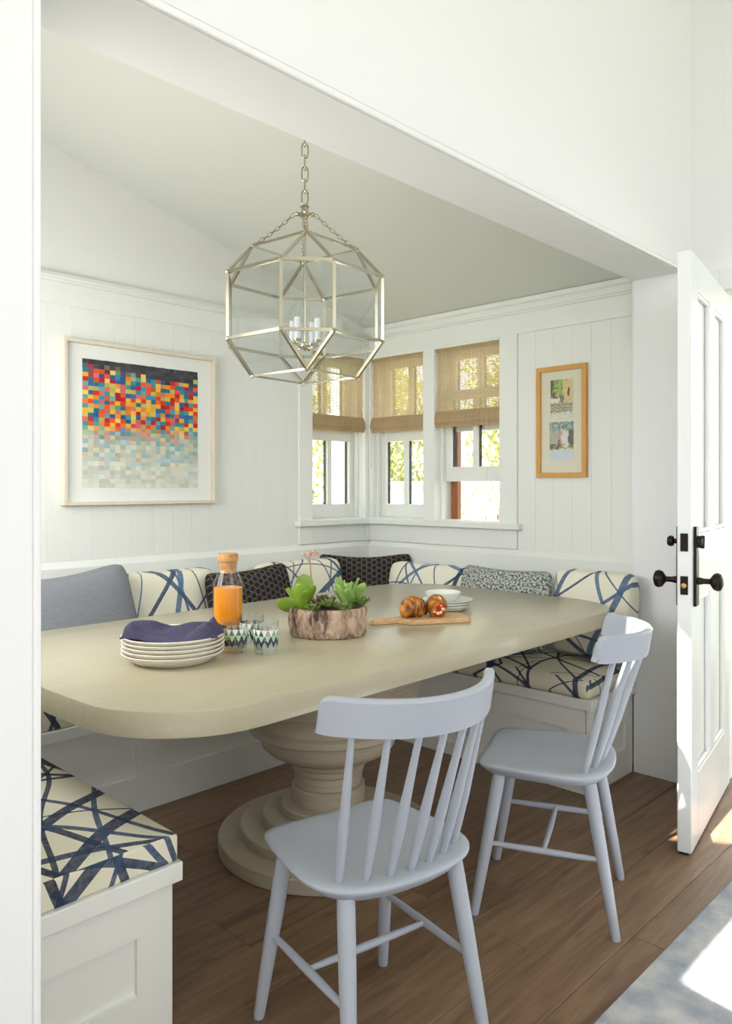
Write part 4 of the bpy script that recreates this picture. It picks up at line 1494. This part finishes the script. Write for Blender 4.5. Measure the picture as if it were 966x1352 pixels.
def leaf_mesh(name, L, W, thick, m, curl=.35, n=14, k=8, wide=.62):
    vs, fs = [], []
    for i in range(n + 1):
        f = i / n
        wd = W / 2 * (math.sqrt(max(0, 1 - ((f - wide) / (1.0 - wide)) ** 2)) if f > wide else .28 + .72 * math.sin(PI / 2 * f / wide) ** 1.3)
        if i == n:
            wd = .0008
        y = L * f
        z = curl * L * f * f
        for j in range(k):
            a = 2 * PI * j / k
            vs.append((wd * math.cos(a), y - .0 * math.sin(a), z + thick / 2 * math.sin(a) * (1 - .5 * f) + .10 * wd * math.cos(a) ** 2 * 2))
    for i in range(n):
        for j in range(k):
            j2 = (j + 1) % k
            fs.append((i * k + j, i * k + j2, (i + 1) * k + j2, (i + 1) * k + j))
    fs.append(tuple(range(k - 1, -1, -1)))
    fs.append(tuple(n * k + j for j in range(k)))
    return MB().add(vs, fs).mesh(name, m, smooth=80)

def plant(name, label, loc, leaves, me, group='succulents in the bark planter', spread=0.0):
    t = thing(name, label, 'succulent', loc, 0, group)
    rj = random.Random(len(leaves))
    for (az, el, sc, tw) in leaves:
        o = link('leaf', me, t, (rj.uniform(-1, 1) * spread, rj.uniform(-1, 1) * spread, 0))
        o.rotation_euler = (Matrix.Rotation(R(az), 3, 'Z') @ Matrix.Rotation(R(el), 3, 'X') @ Matrix.Rotation(R(tw), 3, 'Y')).to_euler()
        o.scale = (sc, sc, sc)
    return t
# direction helpers: az measured from world +Y towards -X ; picture right = (.694,-.72), towards camera = (-.72,-.694)
SOILZ = T0 + .082
def at_pl(r_, f_):      # r_: metres to picture right, f_: metres away from the camera
    return (PLX + .694 * r_ + .72 * f_, PLY - .72 * r_ + .694 * f_, SOILZ)
AZR = -136.0            # azimuth pointing to picture right (leaf +Y axis rotated onto (.694,-.72))
pad = leaf_mesh('leaf', .100, .056, .010, M['succ_a'], curl=.05, wide=.66)
plant('paddle_succulent', 'succulent with large flat bright green paddle leaves at the planter end near the tumblers', at_pl(-.075, -.005),
      [(-26, 82, 1.10, 0), (-62, 74, .92, 8), (120, 80, .86, 0), (44, 6, 1.06, 62), (28, 42, .88, 45), (-128, 58, .86, -45), (150, 60, .72, 10), (64, 64, .9, 30), (-100, 70, .8, -20)], pad, spread=.014)
lng = leaf_mesh('leaf', .098, .038, .010, M['succ_b'], curl=.02, wide=.60)
rnd = random.Random(8)
plant('pale_succulent', 'upright pale green succulent with many pointed leaves at the planter end near the cutting board', at_pl(.068, .0),
      [(360 * k / 16 * 1.0 + rnd.uniform(-14, 14), 48 + 34 * (k % 3) / 2 + rnd.uniform(-6, 6), rnd.uniform(.8, 1.12), rnd.uniform(-25, 25)) for k in range(16)], lng, spread=.012)
rs = leaf_mesh('leaf', .036, .015, .005, M['succ_c'], curl=.12, wide=.5)
def rosette(label, loc, me, n=26, sc=1.0, seed=1, name='rosette_succulent'):
    rr = random.Random(seed)
    lv = []
    for k in range(n):
        f = k / n
        lv.append((137.5 * k, 12 + 70 * f, sc * (1.05 - .5 * f), 0))
    return plant(name, label, loc, lv, me)
def lift(p, dz):
    return (p[0], p[1], p[2] + dz)
rosette('small green rosette succulent spilling over the planter rim below the paddle leaves', lift(at_pl(-.042, -.082), .004), rs, sc=.95)
rosette('small olive rosette succulent in the middle of the planter rim', lift(at_pl(.006, -.062), .012), rs, sc=1.12, seed=2)
rosette('small green rosette succulent right of centre on the planter rim', lift(at_pl(.052, -.078), .006), rs, sc=1.0, seed=3)
rosette('spiky green rosette succulent hanging at the planter edge toward the cutting board', lift(at_pl(.104, -.012), .012), rs, n=34, sc=1.2, seed=4)
brz = leaf_mesh('leaf', .06, .032, .008, M['succ_d'], curl=.15, wide=.6)
rosette('dark bronze leaved succulent between the paddle leaves and pale succulent', lift(at_pl(-.012, .01), .0), brz, n=16, sc=1.0, seed=5, name='bronze_succulent')
t = thing('flower_stalk', 'thin tan flower stalk with dusty pink buds rising from the succulents', 'flower', lift(at_pl(-.045, .012), .0), 0)
st = [(0, 0, 0), (-.004, .003, .06), (-.010, .006, .13), (-.012, .008, .165)]
s_ = MB().tube(st, [.003, .0026, .0022, .0018], 7)
s_.tube([(-.011, .007, .145), (-.022, .018, .168)], .0014, 6)
s_.tube([(-.012, .008, .160), (-.004, .000, .178)], .0014, 6)
s_.build('stalk', M['stem'], t, smooth=60)
for (bx, by, bz, br) in ((-.025, .020, .171, .007), (-.020, .012, .163, .005), (-.012, .008, .175, .007), (-.003, -.002, .181, .007), (.004, -.008, .176, .006), (-.008, .004, .168, .005), (.000, -.003, .170, .005)):
    MB().sphere((bx, by, bz), br, br, br * .8, 8, 6).build('bud', M['flower'], t, smooth=80)

# cutting board with pastries
bx, by = 2.075, 1.745
rzb = math.atan2(1.655 - 1.835, 2.24 - 1.915)
t = thing('cutting_board', 'olive wood paddle board with a short handle carrying two pastries', 'cutting board', (bx, by, T0), rzb)
pts = [(-.178, -.012), (-.172, -.024), (-.085, -.020), (-.060, -.055), (-.050, -.066), (.160, -.070), (.172, -.060), (.176, .045), (.166, .058), (-.030, .062), (-.052, .050), (-.085, .020), (-.172, .022), (-.178, .012)]
MB().prism(pts, 0, .017, 'z').build('board', M['olivewood'], t, bevel=.003)
def to_world(lx, ly):
    c, s = math.cos(rzb), math.sin(rzb)
    return (bx + lx * c - ly * s, by + lx * s + ly * c)
BZT = T0 + .0175
def roll(name, label, lx, ly, rz, blunt):
    wx, wy = to_world(lx, ly)
    t = thing(name, label, 'pastry', (wx, wy, BZT), rz, 'pastries on the cutting board')
    N = 44
    pts, rs_ = [], []
    for i in range(N + 1):
        u = -1 + 2 * i / N
        uu = u if not blunt else (u if u > 0 else u * .55)
        base = .034 * (1 - abs(uu) ** 2.2) ** .6 + .003
        ridge = .0045 * (1 - (abs(u * 3.2) % 1.0)) * (1 - .5 * abs(u))
        rs_.append(max(.003, base - .003 + ridge))
        pts.append((.052 * u, -.010 * u * u, 0))
    pts = [(x, y, r_ * .94) for (x, y, z), r_ in zip(pts, rs_)]
    MB().tube(pts, rs_, 20).build('crust', M['pastry'], t, smooth=60)
    rr = random.Random(3)
    if blunt:
        br = MB()
        for k in range(18):
            a, q = rr.uniform(0, 2 * PI), rr.uniform(0, .010)
            br.sphere((-.054 + rr.uniform(-.003, .003), -.010 + q * math.cos(a), .038 + q * math.sin(a)), .0045, u=7, v=5)
        br.build('raspberry', M['berry'], t, smooth=80)
        ic = MB()
        for k in range(7):
            a = R(40 + 47 * k)
            ic.sphere((-.049, -.010 + .017 * math.cos(a), .030 + .016 * math.sin(a)), .007, .008, .006, 8, 6)
        ic.tube([(-.050, -.018, .046), (-.034, -.016, .062), (-.012, -.008, .068)], [.004, .005, .002], 7)
        ic.build('icing', M['cream'], t, smooth=80)
        gl = MB()
        for k in range(5):
            a = R(70 + 72 * k)
            gl.sphere((-.051, -.010 + .022 * math.cos(a), .030 + .020 * math.sin(a)), .006, .006, .007, 8, 6)
        gl.tube([(-.050, .004, .050), (-.030, .006, .062), (-.006, .004, .067)], [.003, .004, .002], 7)
        gl.build('glaze', M['berry'], t, smooth=80)
    else:
        ck = MB()
        for k in range(4):
            x = -.022 + .014 * k
            ring = []
            for q in range(9):
                a = R(-10 + 200 * q / 8)
                rad_ = .0345 - .06 * abs(x) ** 1.3
                ring.append((x + .004 * math.sin(q), -rad_ * math.cos(a) - .002, .031 + rad_ * math.sin(a)))
            ck.tube(ring, [.001] + [.0022] * 7 + [.001], 6)
        ck.build('chocolate_stripes', M['choc'], t, smooth=80)
    return t
roll('croissant', 'golden brown croissant with dark chocolate stripes on the cutting board', -.020, .004, rzb + R(20), False)
roll('danish_pastry', 'pastry with raspberry and pale icing at its open end on the cutting board', .072, .012, rzb + R(62), True)

# white plates and bowl
WPX, WPY = 2.362, 1.842
prof = [(0, .003), (.058, .003), (.062, 0), (.068, .001), (.076, .006), (.093, .017), (.0965, .0205), (.095, .022), (.088, .018), (.070, .008), (0, .007)]
wp = MB().lathe(prof, 40).mesh('side_plate', M['plate_white'], smooth=50)
for k, nm in enumerate(('bottom', 'middle', 'top')):
    o = link('side_plate', wp, None, (WPX, WPY, T0 + .0098 * k))
    tag(o, 'small white side plate, ' + nm + ' of the stack under the bowl', 'plate', 'white side plates under the bowl')
o = MB().lathe([(0, .004), (.032, .004), (.035, 0), (.040, .001), (.058, .016), (.0665, .036), (.068, .041), (.066, .042), (.0635, .037), (.055, .019), (.038, .008), (0, .007)], 40).build('bowl', M['plate_white'], None, smooth=50, loc=(WPX - .015, WPY + .01, T0 + .0098 * 2 + .0075))
tag(o, 'shallow white ceramic bowl on the stack of side plates', 'bowl')

# ------------------------------------------------------------------ rug
rg = MB().box(-.6, 3.0, -1.6, .853, .0006, .011).build('area_rug', M['rug'], None, bevel=.004)
tag(rg, 'faded blue grey area rug on the oak floor in front of the nook', 'rug')

# ------------------------------------------------------------------ outdoors
gr = MB().box(-30, 40, -30, 40, -.40, -.30).build('ground', M['lawn'])
struct(gr)
gw = tag(MB().box(7.2, 7.4, -3, 6.6, -.3, 1.25).box(7.15, 7.45, -3, 6.6, 1.25, 1.30).build('garden_wall', M['stucco']), 'sunlit white garden wall outside the windows', 'wall')
tag(MB().box(4.31, 4.41, 4.45, 4.55, -.3, 2.9).box(4.28, 4.44, 4.42, 4.58, -.3, .0).box(4.28, 4.44, 4.42, 4.58, 2.4, 2.46).build('porch_post', M['blue_post'], bevel=.004), 'pale painted porch post outside the picture wall window', 'post')

tag(MB().box(XE + .06, 5.9, -2.2, 1.75, 2.45, 2.58).build('added_sky_blocker', M['stucco']), 'white unseen slab added outside the open door to cut sky light', 'roof')  # slab added out of view, limits the sky light on the door face
tag(MB().box(XE + .06, 5.9, -2.2, 1.75, -.3, -.03).build('added_deck', M['bark_trunk']), 'weathered porch deck added out of view outside the open door', 'deck')  # unseen deck added along with the slab above it

def shrub(label, c, rx, ry, rz, n, ls, m, seed, cat='tree', name='leafy_tree'):
    rr = random.Random(seed)
    t = thing(name, label, cat, (c[0], c[1], -.3), 0, 'greenery outside the windows')
    blobs = [(rr.uniform(-.6, .6) * rx, rr.uniform(-.6, .6) * ry, rr.uniform(-.7, .7) * rz) for _ in range(14)]
    vs, fs = [], []
    for i in range(n):
        b = rr.choice(blobs)
        d = Vector((rr.gauss(0, 1), rr.gauss(0, 1), rr.gauss(0, 1))).normalized() * rr.uniform(.55, 1.0)
        p = Vector((b[0] + d.x * rx * .42, b[1] + d.y * ry * .42, c[2] + .3 + b[2] + d.z * rz * .42))
        if p.z < .05:
            continue
        q = Matrix.Rotation(rr.uniform(0, 6.28), 3, 'Z') @ Matrix.Rotation(rr.uniform(-1.2, 1.2), 3, 'X')
        L = ls * rr.uniform(.6, 1.3)
        o = len(vs)
        for a in ((0, -L, 0), (L * .38, 0, L * .1), (0, L, 0), (-L * .38, 0, L * .1)):
            vs.append(p + q @ Vector(a))
        fs.append((o, o + 1, o + 2, o + 3))
    f = MB()
    f.v, f.f = [tuple(v) for v in vs], fs
    me = bpy.data.meshes.new('foliage')
    me.from_pydata(f.v, [], f.f)
    me.materials.append(m)
    fo = link('foliage', me, t)
    fo['kind'] = 'stuff'
    tk = MB().tube([(0, 0, 0), (.05, .03, c[2] * .5), (0, 0, c[2] + .3)], [.12, .09, .05], 8)
    for k in range(5):
        b = blobs[k]
        tk.tube([(.02, .01, c[2] * .7), (b[0] * .7, b[1] * .7, c[2] + .3 + b[2] * .7)], [.05, .02], 6)
    tk.build('trunk', M['bark_trunk'], t)
    return t
shrub('yellow green tree behind the garden wall, seen through the partly raised window', (10.2, 5.4, 2.3), 1.7, 1.9, 2.1, 9000, .075, M['foliage'], 1)
shrub('yellow green tree seen through the closed window beside the corner post', (9.9, 9.4, 2.2), 1.7, 1.9, 2.1, 9000, .075, M['foliage'], 2)
shrub('leafy tree glimpsed through the picture wall window beyond the porch post', (7.4, 12.6, 2.0), 2.1, 1.3, 2.2, 9000, .07, M['foliage'], 3)
shrub('low green bush under the picture wall window', (5.2, 6.6, .75), .9, .6, .7, 3000, .05, M['foliage2'], 4, 'bush', 'garden_bush')
shrub('sparse leafy bush in front of the white garden wall', (6.6, 4.4, .75), .35, .6, .7, 600, .045, M['foliage'], 5, 'bush', 'garden_bush')
